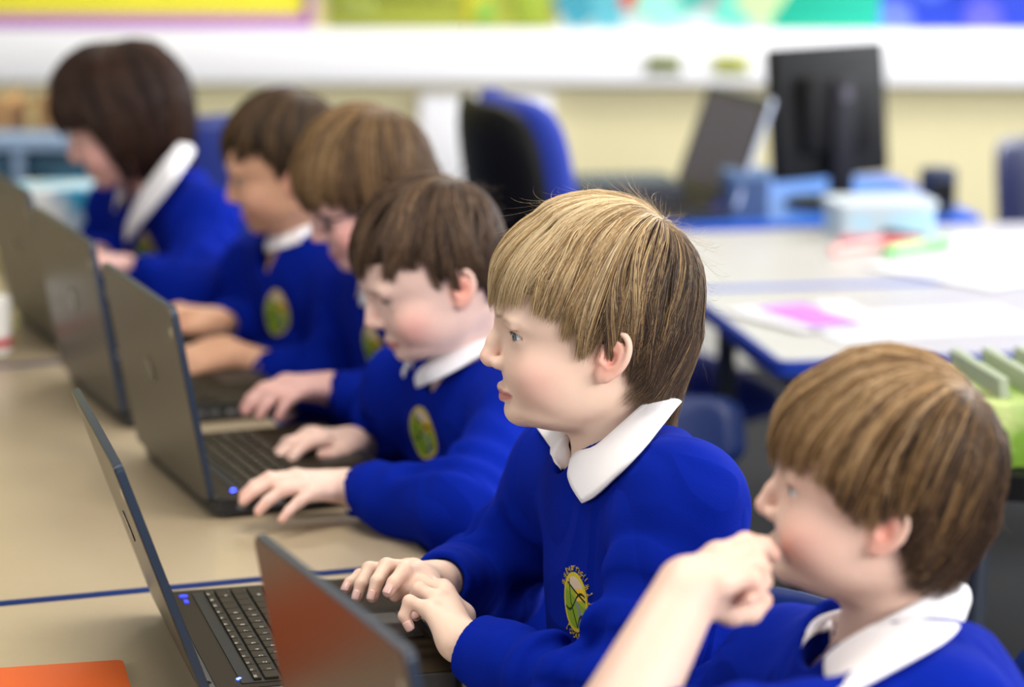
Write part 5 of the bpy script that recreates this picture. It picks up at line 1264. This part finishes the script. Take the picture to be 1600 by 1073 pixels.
# white mug at the far left on the table
p = PZ(-18, 556, TZ); o = empty('mug', (p[0], p[1], TZ)); tag(o, 'white mug on the far table at the left edge of the picture', 'mug')
m = MB(); prof = [(.0, .004), (.030, .003), (.034, .008), (.036, .085), (.034, .088), (.0325, .085), (.031, .010), (0, .008)]; n = 28; rings = [[m.bm.verts.new((r_ * math.cos(2 * math.pi * k / n), r_ * math.sin(2 * math.pi * k / n), z_)) for k in range(n)] for r_, z_ in prof[1:-1]]
for a_, b_ in zip(rings, rings[1:]):
    for k in range(n): m.bm.faces.new((a_[k], a_[(k + 1) % n], b_[(k + 1) % n], b_[k]))
m.bm.faces.new(rings[0][::-1]); m.bm.faces.new(rings[-1]); m.build('mug_body', mat('white_ceramic', rgb=(238, 236, 232), rough=.2), o)
m = MB(); m.tube([(-.034, 0, .070), (-.052, 0, .066), (-.060, 0, .046), (-.052, 0, .026), (-.034, 0, .020)], .005); m.build('handle', mat('white_ceramic'), o)
m = MB(); m.cyl((0, 0, .018), (0, 0, .030), .0363, n=28, caps=False); m.build('red_band', mat('red_glaze', rgb=(190, 30, 50), rough=.3), o)

pupil_chair(BOY, 'blue chair under the blond boy')
pupil_chair(A, 'blue chair under the front boy whose hand is at his mouth')
pupil_chair(C, 'blue chair under the dark-haired boy next behind the blond one')
pupil_chair(Dd, 'blue chair under the boy in glasses')
pupil_chair(E, 'blue chair under the tanned boy between girl and glasses boy')
pupil_chair(G, 'blue chair under the girl with the bob')
# ------------------------------------------------------------------ light
w = bpy.data.worlds.new('daylight'); SC.world = w; w.use_nodes = True
w.node_tree.nodes['Background'].inputs['Color'].default_value = (.93, .96, 1.0, 1); w.node_tree.nodes['Background'].inputs['Strength'].default_value = .24
def area(name, loc, target, size, size_y, power, col):
    l = bpy.data.lights.new(name, 'AREA'); l.shape = 'RECTANGLE'; l.size = size; l.size_y = size_y; l.energy = power; l.color = col
    o = bpy.data.objects.new(name, l); COL.objects.link(o); o.location = loc
    o.rotation_euler = (Vector(target) - Vector(loc)).to_track_quat('-Z', 'Y').to_euler(); return o
# tall classroom windows to the right of the row
area('window_light_right', (4.6, 3.9, 1.9), (.9, 2.9, .9), 4.5, 1.6, 185, (.93, .96, 1.0))
area('window_light_side', (2.6, -1.0, 2.5), (.8, 2.9, .8), 3.0, 1.5, 225, (1.0, .98, .96))
area('window_light_left', (-2.4, 1.2, 2.1), (.8, 2.7, .9), 2.6, 1.5, 34, (1.0, .97, .92))  # added soft fill brightening the faces from the left, no window known there
for i, (x, y) in enumerate(((.6, 2.6), (2.0, 5.6))):
    area('ceiling_light', (x, y, 2.78), (x, y, 0), 1.2, .6, 30, (1.0, .93, .82))
SC.view_settings.exposure = 0.36
